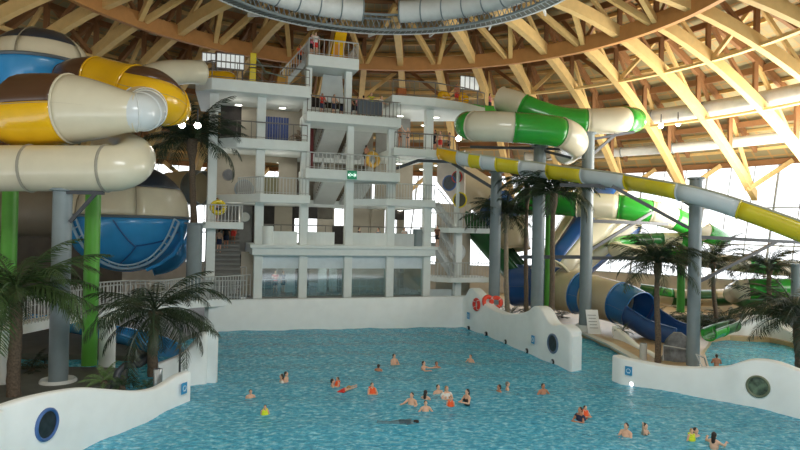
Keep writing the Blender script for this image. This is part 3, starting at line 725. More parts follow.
# ================================================================ SLIDES
def catmull(pts, sub=6):
    out = []; n = len(pts)
    for i in range(n-1):
        a, b_, c, d = pts[max(i-1, 0)], pts[i], pts[i+1], pts[min(i+2, n-1)]
        for k in range(sub):
            t = k/sub
            out.append(.5*((2*b_)+(-a+c)*t+(2*a-5*b_+4*c-d)*t*t+(-a+3*b_-3*c+d)*t**3))
    out.append(pts[-1]); return out
def slide(name, label, pix, cols, cat='water slide', opened=False, seam=True, seg=28, flange=1, sub=6, world=False, arc=(88, 272)):
    ctr = [V(p[:3]) if world else P(p[0], p[1], p[2]) for p in pix]
    rad = [p[3] if world else p[3]*p[2]/F for p in pix]
    cs = catmull([V((*c, 0)).to_3d() for c in ctr], sub); rs = [v.x for v in catmull([V((r, 0, 0)) for r in rad], sub)]
    root = thing(name, label, cat, ctr[0])
    N = len(cs); fr = []
    for i in range(N):
        d = (cs[min(i+1, N-1)]-cs[max(i-1, 0)]).normalized()
        x = d.cross(V((0,0,1)))
        if x.length < .05: x = fr[-1][0].copy() if fr else V((1,0,0))
        x.normalize(); fr.append((x, x.cross(d), d))
    def pt(i, a, k=1.0):
        x, y, d = fr[i]; a = math.radians(a)
        return cs[i]+(x*math.sin(a)+y*math.cos(a))*rs[i]*k
    def shell(i0, i1, a0, a1, closed):
        mb = MB()
        na = max(6, int(seg*abs(a1-a0)/360))
        for i in range(i0, i1+1):
            for k in range(na+1): mb.v.append(pt(i, a0+(a1-a0)*k/na))
        W = na+1
        for i in range(i1-i0):
            for k in range(na): mb.f.append((i*W+k, i*W+k+1, (i+1)*W+k+1, (i+1)*W+k)); mb.m.append(0)
        return mb
    i = 0
    while i < len(cols):
        j = i
        while j+1 < len(cols) and cols[j+1] == cols[i]: j += 1
        c = cols[i]
        if c is not None:
            if isinstance(c, tuple):
                m1 = shell(i*sub, (j+1)*sub, -c[2], c[2], False); o1 = m1.build('tube_section', c[0], root, True)
                m2 = shell(i*sub, (j+1)*sub, c[2], 360-c[2], False); o2 = m2.build('tube_section', c[1], root, True)
                os_ = [o1, o2]
            elif opened: os_ = [shell(i*sub, (j+1)*sub, arc[0], arc[1], False).build('flume_section', c, root, True)]
            else: os_ = [shell(i*sub, (j+1)*sub, 0, 360, True).build('tube_section', c, root, True)]
            for o in os_:
                so = o.modifiers.new('solid', 'SOLIDIFY'); so.thickness = .06; so.offset = 0
        i = j+1
    # flanges at section joints
    k = 0
    for i in range(len(cols)+1):
        ii = i*sub
        if flange and (i == 0 or i == len(cols) or cols[i-1] != cols[i] or flange == 2):
            mb = MB()
            if opened: mb.rod([pt(ii, arc[0]+(arc[1]-arc[0])*q/14, 1.03) for q in range(15)], .06, 6)
            else: mb.ring(cs[ii], rs[ii]*1.02, .055, fr[ii][2], 32, 6)
            c = cols[min(i, len(cols)-1)] or S_CREAM
            mb.build('flange', c[1] if isinstance(c, tuple) else c, root, True)
    if opened:
        for a in arc:
            mb = MB(); mb.rod([pt(i, a) for i in range(N)], .07, 6); mb.build('flume_lip', mat('lip_grey', (176, 172, 150), .4, .05, 3) if cols[0] == S_YEL else cols[0], root, True)
    elif seam:
        for a in (90, 270):
            mb = MB(); mb.rod([pt(i, a, 1.005) for i in range(N)], .025, 5); mb.build('seam', mat('seam_line', (150, 142, 122), .5, .05, 3), root, True)
    return root

# --- left cluster
BY = (S_BRN, S_YEL, 88)
slide('raft_slide', 'big yellow, brown and cream raft slide pod at upper left, nearest of the pods',
    [(-3, 96, 28.9, 3), (0, 98, 28.8, 13), (6, 104, 28.7, 25), (18, 111, 28.6, 34.5), (42, 110.5, 28.5, 36), (72, 109, 28.3, 33.5), (100, 110.5, 28.2, 28), (122, 111.5, 28.2, 21.5), (136, 112.5, 28.3, 18.5)],
    [BY, BY, BY, BY, BY, S_CREAM, S_CREAM, S_CREAM])
slide('connecting_tube', 'short white elbow tube joining the two yellow and brown slide pods',
    [(126, 111.8, 28.2, 18.2), (136, 112.4, 28.25, 18.2), (142, 111.7, 28.6, 18.3), (146.5, 109.5, 29.4, 18.3), (147, 107, 30.6, 18), (141, 104, 32, 17.5), (132, 101, 33, 17)], [S_WHITE]*6, flange=2)
BY2 = (S_BRN, S_YEL, 60)
YY = S_YEL
slide('raft_slide', 'yellow raft slide pod with brown roof patches behind the cream one, upper left',
    [(66, 77, 34.5, 13), (78, 76, 34, 17), (96, 78, 33.6, 20), (114, 82, 33.3, 20), (132, 89, 33, 24), (152, 97, 33, 27), (170, 106, 34, 20), (178, 112, 35, 12)],
    [S_BRN, S_BRN, YY, YY, BY2, BY2, YY])
slide('tube_slide', 'white enclosed tube leaving the tower top deck toward the yellow pod',
    [(200, 72.5, 42, 11.5), (186, 72, 41, 11.5), (168, 73.5, 39.5, 12.5), (150, 78, 38, 13), (132, 86, 36.5, 13)], [S_YEL if 0 else S_CREAM, S_CREAM, S_CREAM, S_CREAM])
slide('tube_slide', 'long cream enclosed tube crossing left above the steel columns, with a U bend',
    [(-40, 168.5, 27.6, 23), (0, 168.3, 27.6, 22.5), (31, 168.3, 27.6, 22.5), (70, 168.5, 27.6, 22.5), (107, 168.5, 27.6, 22.5), (120, 167.5, 27.7, 22), (130, 163.5, 28.2, 21), (134.5, 158, 29.2, 19.5), (131, 153, 30.6, 18), (120, 149, 31.6, 17), (104, 147, 32, 16.5)],
    [S_CREAM]*10, flange=0)
for (px, py) in ((31, 168.3), (107, 168.5), (133, 167)): pass
root = [o for o in C.objects if o.get('label', '').startswith('long cream enclosed')][0]
for px, r, d in ((31, 22.9, 27.6), (107, 22.9, 27.6)):
    c = P(px, 168 if px > 120 else 168.4, d); mb = MB(); mb.ring(c, r*d/F, .07, RT if px < 120 else (1, .5, 0), 32, 8); mb.build('flange', mat('flange_grey', (150, 146, 132), .5, .05, 3), root, True)
def bowl(label, px, py, d, rpx, sq, wedges):
    c = P(px, py, d); r = rpx*d/F
    o = thing('slide_bowl', label, 'water slide', c)
    def sph(t, a, k=1.0):
        t, a = math.radians(t), math.radians(a); z = math.cos(t)
        return c+V((math.sin(t)*math.cos(a), math.sin(t)*math.sin(a), z*(sq if z > 0 else .95)))*r*k
    def cap(t0, t1, a0, a1, m_, name, k=1.0):
        mb = MB(); n = 14; q = max(4, int((a1-a0)/9))
        for i in range(n+1):
            for j in range(q+1): mb.v.append(sph(t0+(t1-t0)*i/n, a0+(a1-a0)*j/q, k))
        for i in range(n):
            for j in range(q): mb.f.append((i*(q+1)+j, i*(q+1)+j+1, (i+1)*(q+1)+j+1, (i+1)*(q+1)+j)); mb.m.append(0)
        x = mb.build(name, m_, o, True); so = x.modifiers.new('solid', 'SOLIDIFY'); so.thickness = .06
    cap(90, 179, 0, 360, S_BLUE, 'lower_shell')
    for t0, t1, a0, a1, m_ in wedges: cap(t0, t1, a0, a1, m_, 'upper_panel')
    mb = MB(); mb.ring(c, r*1.015, .1, (0, 0, 1), 60, 8); mb.build('equator_flange', mat('flange_slate', (96, 108, 116), .4, .05, 3), o, True)
    SEAM = mat('seam_line', (150, 142, 122), .5, .05, 3)
    for t0, t1, a0, a1, m_ in wedges:
        mb = MB(); mb.rod([sph(t0+(t1-t0)*q/6, a0, 1.012) for q in range(7)], .035, 5); mb.build('panel_seam', SEAM, o, True)
    return o, c, r, sph
def on_sphere(px, py, c, r):
    dr = ray(px, py).normalized(); t = (c-CAM).dot(dr); q = CAM+dr*t; h = (q-c).length
    if h < r: return CAM+dr*(t-math.sqrt(r*r-h*h))
    return c+(q-c).normalized()*r
o, c, r, sph = bowl('large blue bottomed slide bowl with cream top behind the green column, left side', 128.5, 217, 46, 58, .92,
    [(2, 89, 165, 243, S_CREAM), (2, 89, 243, 300, S_CREAM), (58, 89, 300, 420, S_CREAM), (2, 58, 300, 420, S_NAVY), (2, 89, 60, 165, S_CREAM)])
TP = mat('truss_pale', (150, 184, 206), .4, .05, 3)
for seq in ([(71, 222), (78, 238), (90, 254), (108, 265), (128, 268.5), (148, 263), (162, 252), (172, 238), (179, 222)],):
    pa = catmull([on_sphere(x, y, c, r*1.04) for x, y in seq], 4); pb = catmull([on_sphere(x+(128-x)*.09, y-3.2, c, r*1.05) for x, y in seq], 4)
    mb = MB(); mb.rod(pa, .1, 6); mb.rod(pb, .07, 6)
    for a_, b_ in zip(pa[::2], pb[::2]): mb.rod([a_, b_], .05, 5)
    mb.build('support_truss', TP, o, True)
    mb = MB(); mb.rod([on_sphere(x, y, c, r*1.06) for x, y in ((182, 226), (182, 240), (174, 254), (160, 264), (146, 270))], .14, 8); mb.build('support_arc', S_BLUE, o, True)
SB = mat('seam_blue', (26, 92, 150), .4, .05, 3)
for seq in ([(113, 220), (120, 230), (128, 240), (135.5, 247)], [(135.5, 247), (129, 255), (120, 264)], [(136, 246), (150, 244), (165, 240), (178, 232)]):
    mb = MB(); mb.rod(catmull([on_sphere(x, y, c, r*1.005) for x, y in seq], 3), .06, 6); mb.build('seam', SB, o, True)
bowl('blue slide bowl with cream and navy top behind the yellow pods, top left corner', 41, 65, 36, 45, .78,
    [(60, 89, 215, 272, S_CREAM), (60, 89, 272, 350, S_CREAM), (2, 60, 215, 272, S_NAVY), (2, 60, 272, 350, S_NAVY), (2, 89, 140, 215, S_CREAM), (2, 89, -10, 140, S_CREAM)])
slide('outlet_tube', 'blue outlet tube swelling below the large bowl at right', [(150, 262, 50, 14), (166, 256, 50.5, 16), (173, 246, 51, 16), (176, 232, 52, 14)], [S_BLUE]*3, seam=False)
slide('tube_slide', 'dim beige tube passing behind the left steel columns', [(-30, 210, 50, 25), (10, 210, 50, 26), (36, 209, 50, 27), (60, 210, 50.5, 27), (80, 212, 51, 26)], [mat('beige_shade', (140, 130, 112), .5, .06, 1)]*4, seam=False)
slide('flume', 'blue open chute under the left bridge dropping to the water', [(22, 316, 40, 9), (60, 320, 39.5, 10), (105, 328, 38.5, 11), (140, 336, 37, 13), (164, 346, 35, 14), (172, 358, 33.5, 13)], [S_BLUE]*5, opened=True)
slide('family_tube', 'grey glazed side tube behind the left tower column', [(170, 188, 56, 15), (186, 188, 55, 17), (196, 188, 54, 17), (204, 188, 53.5, 16.5)], [S_CREAM, S_CREAM, STEEL], seam=False)
slide('tank_slide', 'rounded yellow slide start lying on the tower top left deck', [(203, 78, 46, 7), (212, 78, 46, 7), (226, 78.5, 46, 7), (232, 79, 46, 5.5), (234.5, 79.5, 46, 2.5)], [S_YEL]*4, seam=False, flange=0)

# --- right: green/cream upper tube
GC = (S_GRN, S_CREAM)
slide('tube_slide', 'green and cream tube curling out over the pool at upper right',
    [(501, 99, 48.5, 11.5), (511, 102, 48, 12), (523, 107, 47.5, 12.5), (538, 113, 47.2, 12.5), (560, 119.5, 47, 12.5), (587, 121.5, 46.8, 12.5), (606, 121, 46.7, 12.5), (624, 120, 46.8, 12.5), (633, 120, 48.2, 12), (630, 121, 50.5, 11.5), (608, 122, 51.5, 11.5), (560, 122, 51, 11.5), (510, 123, 49.5, 12), (480, 124, 47.5, 12.5), (468, 125, 45, 13.2), (474, 126, 43.6, 14.2), (495, 126.5, 43, 14.6), (514, 127.5, 42.8, 14.8), (540, 129.5, 42.8, 15), (560, 132.5, 43, 14.8), (572, 138.5, 43.8, 14.3), (574, 146, 45.6, 12.5), (566, 153, 48, 11)],
    [S_CREAM, S_CREAM, S_GRN, S_GRN, S_GRN, S_CREAM, S_CREAM, S_GRN, S_GRN, S_CREAM, S_GRN, S_CREAM, S_GRN, S_GRN, S_GRN, S_CREAM, S_CREAM, S_GRN, S_GRN, S_CREAM, S_CREAM, S_CREAM], sub=5)
xs = [(444, 151.5, 48.5, 9), (450, 153, 48, 9.2), (462, 155.5, 47.3, 9.4), (474, 158, 46.6, 9.5), (485, 159.5, 46, 9.6), (500, 161.5, 45.3, 9.8), (523, 164.8, 44.2, 10), (552, 168.5, 43, 10.3), (588, 173, 40.3, 10.8), (632, 179, 37.2, 11.2), (683, 188.5, 33.6, 12), (742, 205.5, 31.8, 13.2), (800, 226, 30.2, 14.5), (850, 246, 29, 16), (930, 282, 27.6, 17)]
slide('flume', 'long yellow and white open flume sloping from the tower down to the right',
    xs, [S_YEL, S_YEL, S_WHITE, S_LEM, S_WHITE, S_LEM, S_WHITE, S_LEM, S_WHITE, S_LEM, S_WHITE, S_LEM, S_LEM, S_WHITE], opened=True, arc=(70, 268))
slide('tube_slide', 'green and cream tube sweeping right behind the planted columns, middle height',
    [(520, 203, 54, 12), (556, 203, 53, 12), (578, 204.5, 52, 12), (618, 207, 51, 12), (650, 212, 50.5, 11.5), (674, 219, 50.5, 11), (690, 226, 50.5, 10), (704, 232, 50.8, 9.5), (715, 237, 51.5, 9), (721, 239, 53, 8.5), (716, 241, 54.5, 8)],
    [S_GRN, S_GRN, S_CREAM, S_GRN, S_CREAM, S_GRN, S_CREAM, S_GRN, S_GRN, S_CREAM])
slide('tube_slide', 'green and cream tube spiral, upper turn right of the steel column',
    [(700, 243, 52, 6.5), (680, 240, 52.2, 6.5), (662, 239.5, 52.4, 6.5), (632, 241, 52.4, 6.5), (618, 244, 51.4, 7), (616, 249, 50, 7.3), (626, 252, 49, 7.5), (660, 254, 48.6, 7.7), (690, 257, 48.6, 7.8), (716, 261, 49, 7.6), (745, 264.5, 50, 7.4), (774, 267.5, 51, 7.4), (820, 270, 52, 7.4)],
    [S_GRN, S_CREAM, S_DGRN, S_GRN, S_GRN, S_CREAM, S_CREAM, S_GRN, S_CREAM, S_CREAM, S_GRN, S_CREAM])
slide('tube_slide', 'green and cream tube at far right with a U shaped end, above the round pool',
    [(840, 288, 47, 9.5), (796, 288, 47, 9.5), (748, 289, 47.5, 9.8), (739, 291, 48.5, 9.5), (734, 294, 50.5, 9), (742, 299, 52, 7.5), (760, 300, 52.5, 7)],
    [S_CREAM, S_GRN, S_CREAM, S_CREAM, S_DGRN, S_DGRN])
slide('tube_slide', 'low green and cream chequered tube running level behind the right palms',
    [(640, 291, 56, 7), (655, 294, 55.5, 8), (672, 297, 55, 8), (690, 298, 55, 8), (712, 298, 55, 8), (730, 297, 55, 8), (742, 296, 55, 8)],
    [S_DGRN, (S_GRN, S_BEIGE, 88), (S_BEIGE, S_DGRN, 88), (S_DGRN, S_BEIGE, 88), (S_BEIGE, S_DGRN, 88), S_CREAM], seam=False)
slide('family_tube', 'fat blue and cream striped tube ending in a blue chute beside the deck',
    [(516, 285, 54, 20), (540, 286, 52.3, 20.3), (562, 289, 50.7, 20.5), (580, 293, 49.3, 20.5), (592, 296, 48.4, 20.5), (620, 303, 46.1, 20.3), (631, 307, 45.2, 20), (640, 311, 44.4, 19)],
    [S_DBLUE, S_DBLUE, S_BEIGE, S_TBLUE, S_BEIGE, S_TBLUE, S_TBLUE])
slide('exit_chute', 'blue open chute below the striped tube with raised sides', [(638, 310, 44.5, 19.8), (650, 318, 43.6, 19.5), (664, 326, 42.6, 18.5), (684, 332, 41.5, 17)], [S_DBLUE]*3, opened=True, arc=(75, 285))
# funnel
def funnel(label, a, b_, ra, rb, cols):
    a, b_ = P(*a), P(*b_); o = thing('slide_funnel', label, 'water slide', (a+b_)/2)
    ax = (b_-a).normalized(); x = ax.orthogonal().normalized(); x = (V((0,0,1))-ax*ax.z).normalized(); y = ax.cross(x); n = len(cols)
    for k, m_ in enumerate(cols):
        mb = MB(); q = 5; L = 6
        for i in range(L+1):
            f = i/L; c = a.lerp(b_, f); r = ra+(rb-ra)*f**.8
            for j in range(q+1):
                t = 2*PI*(k+j/q)/n; mb.v.append(c+(x*math.cos(t)+y*math.sin(t))*r)
        for i in range(L):
            for j in range(q): mb.f.append((i*(q+1)+j, i*(q+1)+j+1, (i+1)*(q+1)+j+1, (i+1)*(q+1)+j)); mb.m.append(0)
        z = mb.build('funnel_panel', m_, o, True); so = z.modifiers.new('solid', 'SOLIDIFY'); so.thickness = .08
    mb = MB(); mb.ring(a, ra, .1, ax, 48, 8); mb.build('rim', S_CREAM, o, True)
    mb = MB(); mb.ring(b_, rb, .1, ax, 30, 8); mb.build('rim', S_CREAM, o, True)
funnel('huge cream and blue slide funnel behind the right steel columns', (604, 216, 57), (552, 278, 51), 3.4, 1.9, [S_CREAM, S_CREAM, S_DBLUE, S_CREAM, S_CREAM, S_CREAM, S_DBLUE, S_CREAM, S_CREAM, S_DBLUE])
slide('tube_slide', 'wide cream tube with dark blue joint beside the screen wall of the tower', [(455, 176, 60, 17), (478, 192, 59, 18), (494, 205, 58, 18), (508, 224, 57, 18), (512, 250, 56.5, 18)], [S_BEIGE, S_BEIGE, S_DBLUE, S_BEIGE], seam=False)
slide('exit_chute', 'dark green steep open chute behind the steel columns by the tower', [(468, 214, 56.5, 14), (484, 228, 56, 17), (506, 252, 55, 18), (530, 280, 54, 18), (552, 300, 53, 16)], [S_DGRN]*4, opened=True, arc=(80, 280))
slide('exit_chute', 'small green slide tongue spilling into the round pool at right', [(734, 325, 44, 6), (721, 329, 42.5, 7), (709, 333.5, 41, 7)], [S_DGRN, S_GRN], opened=True, arc=(60, 300))

# ---------------------------------------------------------------- columns
def steel_col(label, px0, py0, px1, py1, rpx, d, m_, name='steel_column', base=None, arms=()):
    top = P(px0, py0, d); bot = P(px1, py1, d); bot.x = top.x
    r = rpx*d/F
    o = thing(name, label, 'column', bot)
    mb = MB(); mb.rod([bot, top], r, 22); mb.build('shaft', m_, o, True)
    mb = MB(); mb.lathe(top, [(r, -.1), (r*1.35, -.08), (r*1.35, .02), (.001, .02)], 20); mb.build('cap_plate', m_, o)
    if base: 
        mb = MB(); mb.lathe(V((bot.x, bot.y, bot.z)), [(.001, .0), (base, .0), (base, base*.75), (base*.92, base*.85), (base*.85, base*.75), (r, base*.7)], 26); mb.build('round_plinth', KERB, o, True)
    for (ax, ay, ad, bx, by, bd, w) in arms:
        mb = MB(); mb.beam(P(ax, ay, ad), P(bx, by, bd), w, w*1.2); mb.build('bracket_arm', DSTEEL, o)
    return o
steel_col('thick grey steel column on a white round plinth behind the front left wall', 63, 189, 59.5, 393, 9.0, 27.6, STEEL, base=.76,
    arms=[(70, 222, 27.4, 97, 192, 27.4, .12), (62, 192, 27.4, 104, 193, 27.4, .14)])
steel_col('grey steel column in front of the big bowl by the tower stair', 195, 223, 193, 300, 7.5, 43.2, STEEL)
steel_col('bright green column under the cream tube, left of the big bowl', 93.5, 190, 90.5, 365, 7.3, 30.2, GREENC, 'green_column')
steel_col('green column at the far left edge behind the large palm', 10.5, 188, 8, 300, 7.2, 32, GREENC, 'green_column')
steel_col('white round column under the left bridge beside the green one', 108, 318, 106, 382, 7.8, 31, WHITE, 'white_column')
steel_col('white pipe column at the far left edge beside the palm trunk', 4, 330, 2, 420, 5, 27, WHITE, 'white_column')
steel_col('grey steel column behind the lifebuoys, nearest the tower', 496.5, 172, 493.5, 312, 5.6, 48.5, STEEL, arms=[(452, 163, 48, 496, 190, 48.5, .18), (470, 147, 46, 560, 149, 46, .16)])
steel_col('grey steel column rising behind the crested wall, middle one', 540, 146, 537, 345, 6.2, 45.6, STEEL, arms=[(540, 146, 45.5, 520, 140, 44, .16), (540, 150, 45.5, 572, 158, 44, .16)])
steel_col('grey steel column on a white plinth beside the notice board', 588.5, 133, 585, 332, 6.0, 45.4, STEEL, base=.66,
    arms=[(588, 140, 45.4, 634, 132, 46.8, .16), (588, 158, 45.4, 616, 134, 46.8, .16), (590, 258, 45.3, 690, 258, 44, .2), (590, 221, 45.3, 668, 224, 47, .2), (590, 250, 45.3, 652, 212, 47.5, .18), (520, 257, 46.5, 588, 257, 45.4, .22)])
steel_col('tall grey steel column by the front right wall carrying the flume', 696, 178, 692.5, 372, 6.2, 34.6, STEEL,
    arms=[(698, 237, 34.6, 812, 243, 36, .16), (698, 282, 34.5, 776, 242, 35.6, .14), (696, 232, 34.6, 612, 186, 36, .16), (690, 205, 34.6, 680, 199, 36, .12), (560, 185, 40, 640, 187, 38, .18)])
steel_col('green column between the funnel and the middle steel column', 550, 200, 547, 320, 4, 49, GREENC, 'green_column')
steel_col('green column holding the low chequered tube, right of the tall palm', 682, 225, 679, 312, 3.8, 52, mat('mast_green', (70, 158, 60), .4, .05, 2), 'green_column')
steel_col('grey column end at the right edge below the far right palm', 797, 264, 796, 345, 5, 44, STEEL)

# ---------------------------------------------------------------- left bridge
br = thing('footbridge', 'white arched footbridge with steel railing left of the tower', 'bridge', G(150, 310, 2.3))
edge = [G(x, y, 2.35) for x, y in ((250, 296.5), (222, 299), (190, 301), (160, 306), (130, 306), (100, 309), (70, 315), (35, 322), (-10, 330))]
edge = catmull(edge, 3)
mb = MB()
for a, c in zip(edge, edge[1:]):
    bk = V((-.25, 1, 0)).normalized()*2.4
    mb.hexa([a-V((0,0,.5)), c-V((0,0,.5)), c+bk-V((0,0,.5)), a+bk-V((0,0,.5)), a, c, c+bk, a+bk])
mb.build('bridge_deck', WHITE, br)
railing(edge, 0, m_=RAIL, gap=.22, parent=br, name='front_railing', mid_rail=True, h=1.6, r=.036)
railing([e+V((-.55, 2.2, 0)) for e in edge], 0, m_=RAIL, gap=.3, parent=br, name='rear_railing')

# ================================================================ PALMS
def frond_mesh(L, droop, seed, n=38, wl=.62):
    rnd = random.Random(seed); vs, fs = [], []
    pts = []; a = math.radians(rnd.uniform(20, 42)); p = V((0, 0, 0))
    for k in range(n+1):
        pts.append(p.copy()); p = p+V((math.cos(a), 0, math.sin(a)))*L/n; a -= math.radians(droop)/n*(.5+1.0*k/n)
    for k in range(n):   # rachis
        w = .03*(1-k/n)+.007; b = len(vs)
        for q, pt in ((w, pts[k]), (w*.9, pts[k+1])): vs += [pt+V((0, -q, 0)), pt+V((0, q, 0)), pt+V((0, 0, q))]
        fs += [(b, b+3, b+5, b+2), (b+1, b+2, b+5, b+4), (b, b+1, b+4, b+3)]
    for k in range(5, n+1):
        f = k/n; ll = wl*math.sin(PI*min(1, .2+.76*f))**.7*L/2.6; pt = pts[k]; d = (pts[k]-pts[k-1]).normalized()
        for sg in (-1, 1):
            q = pt-d*rnd.random()*.5*L/n; dr = d*(.75+.4*rnd.random())+V((0, sg*.9, 0))+V((0, 0, -.15-.35*rnd.random())); dr.normalize()
            w = d*.011*L; mid_ = q+dr*ll*.5; tip = q+dr*ll+V((0, 0, -.22*ll)); b = len(vs)
            vs += [q-w*.5, q+w*.5, mid_+w*.8, mid_-w*.8, tip]; fs += [(b, b+1, b+2, b+3), (b+3, b+2, b+4)]
    me = bpy.data.meshes.new('frond'); me.from_pydata(vs, [], fs); return me
FM = [frond_mesh(2.4, dr, i) for i, dr in enumerate((60, 80, 100, 50, 115, 90))]
FMm = {}
def fronds(parent, c, n, L, m_, seed, lift=0, name='frond'):
    rnd = random.Random(seed)
    for k in range(n):
        key = (k % 6, m_.name)
        if key not in FMm:
            me = FM[k % 6].copy(); me.materials.append(m_); FMm[key] = me
        o = bpy.data.objects.new(name, FMm[key]); C.objects.link(o); o.parent = parent
        tier = k/n
        o.location = c-parent.location+V((0, 0, .1-.25*tier)); s = L/2.4*rnd.uniform(.85, 1.1); o.scale = (s, s, s)
        o.rotation_euler = (rnd.uniform(-.2, .2), lift-.55+1.0*tier+rnd.uniform(-.15, .15), k*2.39996+rnd.uniform(-.2, .2))
def palm(label, bx, by, d, cx, cy, rpx, L, n, seed, tm=TRUNK, lm=LEAF, name='palm_tree', zb=None, lift=0):
    bot, top = P(bx, by, d), P(cx, cy, d)
    if zb is not None: bot.z = zb
    o = thing(name, label, 'palm', bot)
    r = rpx*d/F; N = 14
    pts = [bot.lerp(top, k/N)+V((.04*math.sin(k*.5+seed), 0, 0)) for k in range(N+1)]
    rs = [r*(1.15-.3*k/N)*(1+.1*(k % 2)) for k in range(N+1)]; rs[-1] = r*1.5; rs[-2] = r*1.6
    mb = MB(); mb.rod(pts, rs, 12); mb.build('trunk', tm, o, True)
    fronds(o, top, n, L, lm, seed, lift)
    return o
palm('large dark palm with a thick trunk at the left edge of the pool', 14, 404, 25.2, 16, 292, 5.5, 3.8, 34, 3, lm=LEAF2, lift=.15)
palm('low bushy palm with long dark fronds beside the left water channel', 152, 376, 28, 155, 311, 4.5, 3.5, 30, 8, lift=.3)
palm('tall palm with a slim trunk against the left tower column', 196.5, 260, 44.2, 192, 139, 3.2, 4.6, 36, 12, zb=2.3)
palm('dark palm in front of the screen wall with drooping fronds', 508, 328, 49.5, 505, 214, 2.2, 3.6, 38, 21, tm=TRUNKL)
palm('dark palm with a slender tall trunk, fronds under the yellow flume', 525.5, 318, 48, 527, 186, 2, 2.8, 26, 26, tm=TRUNK)
palm('tall dark palm with a spreading crown between two steel columns', 550.5, 336, 44.5, 554, 193, 2.5, 4.0, 36, 31)
palm('palm on the right deck with trunk rising behind the front right wall', 657.5, 368, 35.2, 657.5, 263, 2.6, 3.2, 34, 44)
palm('palm partly hidden behind the tall steel column on the right', 716, 318, 46, 712, 262, 1.9, 3.0, 34, 52)
palm('small palm under the sloping pipe at far right', 770, 318, 46.5, 769, 268, 2.2, 2.9, 34, 57)
palm('leaning palm at the right edge with long low fronds over the round pool', 800, 368, 33, 797, 316, 4, 3.7, 34, 63)
def bush(label, px, py, d, L, n, seed, m_, zb=None, name='leafy_plant'):
    c = P(px, py, d); 
    if zb is not None: c.z = zb
    o = thing(name, label, 'plant', c)
    mb = MB(); mb.lathe(c, [(.16, -.02), (.12, .12), (.001, .14)], 10); mb.build('stem', TRUNK, o)
    fronds(o, c+V((0,0,.1)), n, L, m_, seed, name='leaf'); return o
bush('pale striped fern at the foot of the white column, left', 104, 384, 27.5, 1.1, 16, 71, LEAFB, .45)
bush('dark shrub behind the wall next to the pale striped fern', 122, 388, 26.8, .8, 14, 72, LEAF2, .4)
bush('low fern by the steel cylinder behind the left wall', 147, 389, 26.4, .7, 14, 73, LEAF2, .4)
bush('dark leafy shrub in the shade beside the left steel column', 32, 365, 29.5, 1.1, 18, 74, LEAF, .45)
bush('dark leafy shrub beyond the left plinth, near the white arch', 45, 362, 31, 1.0, 16, 75, LEAF, .3)
bush('green potted shrub beside the blue tube exit', 623, 330, 43, .8, 18, 76, LEAF2, .75)
for k, (px, py, d) in enumerate(((705, 315, 56), (728, 318, 57), (752, 314, 58), (775, 320, 56), (792, 312, 58), (690, 318, 57), (740, 322, 54), (784, 326, 52), (664, 316, 54), (716, 322, 53), (765, 322, 54), (700, 322, 52), (650, 318, 55), (798, 322, 54))):
    bush('dark background shrub under the far right slides', px, py, d-5, 2.0, 22, 80+k, LEAF, .3)['group'] = 'shrubs under the far right slides'
for k, (px, py, d) in enumerate(((512, 312, 54), (530, 310, 55), (562, 318, 53))):
    bush('dark background shrub behind the crested wall', px, py, d, 1.3, 18, 95+k, LEAF, .3)['group'] = 'shrubs behind the crested wall'

# ================================================================ SMALL FIXTURES
# notice board
c = G(592, 333.5, .3); c.y -= .6; o = thing('notice_board', 'white leaning notice board by the right steel column', 'board', c)
mb = MB(); mb.prism([c+V(q) for q in ((-.45, 0, .05), (.5, .1, .05), (.3, .35, 1.75), (-.6, .25, 1.75))], (0, .06, 0)); mb.build('panel', WHITE, o)
mb = MB(); mb.rod([c+V((0, .3, 1.2)), c+V((.1, .9, 0))], .03, 6); mb.build('prop', RAIL, o)
mb = MB()
for k in range(5): mb.box(c+V((-.06-.03*k, .02+.045*k-.03, .5+.22*k)), (.6-.08*(k % 2), .02, .04))
mb.build('text_lines', mat('print_grey', (150, 154, 156), .6, 0, 3), o)
# litter bin on right deck
def bin_(label, px, py, d, r, h, m_, zb):
    c = P(px, py, d); c.z = zb; o = thing('litter_bin', label, 'bin', c)
    mb = MB(); mb.lathe(c, [(.001, 0), (r, 0), (r, h), (r*.94, h+.03)], 20); mb.build('bin_body', m_, o, True)
    mb = MB(); mb.lathe(c, [(r*.94, h+.03), (r*.7, h+.04), (r*.6, h-.05), (.001, h-.05)], 20); mb.build('lid', DSTEEL, o, True)
bin_('pale cylindrical bin on the deck behind the front right wall', 643, 366, 35.8, .2, .95, mat('bin_pale', (188, 186, 178), .4, .05, 4), .3)
bin_('brushed steel cylinder standing behind the front left wall', 157.5, 388, 26.2, .19, 1.0, CHROME, .4)
# rock barrel
c = P(677, 366, 36); c.z = .3; o = thing('rock_grotto', 'grey rough rock feature beside the tall right column', 'rock', c)
mb = MB(); rnd = random.Random(5); seg = 18
for i in range(9):
    t = i/8; 
    for k in range(seg):
        a = 2*PI*k/seg; r = .85*math.cos(t*PI/2*.96)**.45*(1+.12*rnd.uniform(-1, 1)); mb.v.append(c+V((r*math.cos(a), r*.8*math.sin(a), t*1.6)))
for i in range(8):
    for k in range(seg): mb.f.append((i*seg+k, i*seg+(k+1) % seg, (i+1)*seg+(k+1) % seg, (i+1)*seg+k)); mb.m.append(0)
mb.f.append(tuple(8*seg+k for k in range(seg))); mb.m.append(0)
mb.build('rock_body', ROCK, o, True)
mb = MB(); mb.rod([c+V((-1.2, -.9, .1)), c+V((-1.2, -.9, 1.0)), c+V((.8, -.9, .7)), c+V((.8, -.9, .0))], .035, 8); mb.build('hand_rail', RAIL, o, True)
o = thing('pool_handrail', 'steel pool handrail beside the standing man at right', 'handrail', G(706, 372, .3))
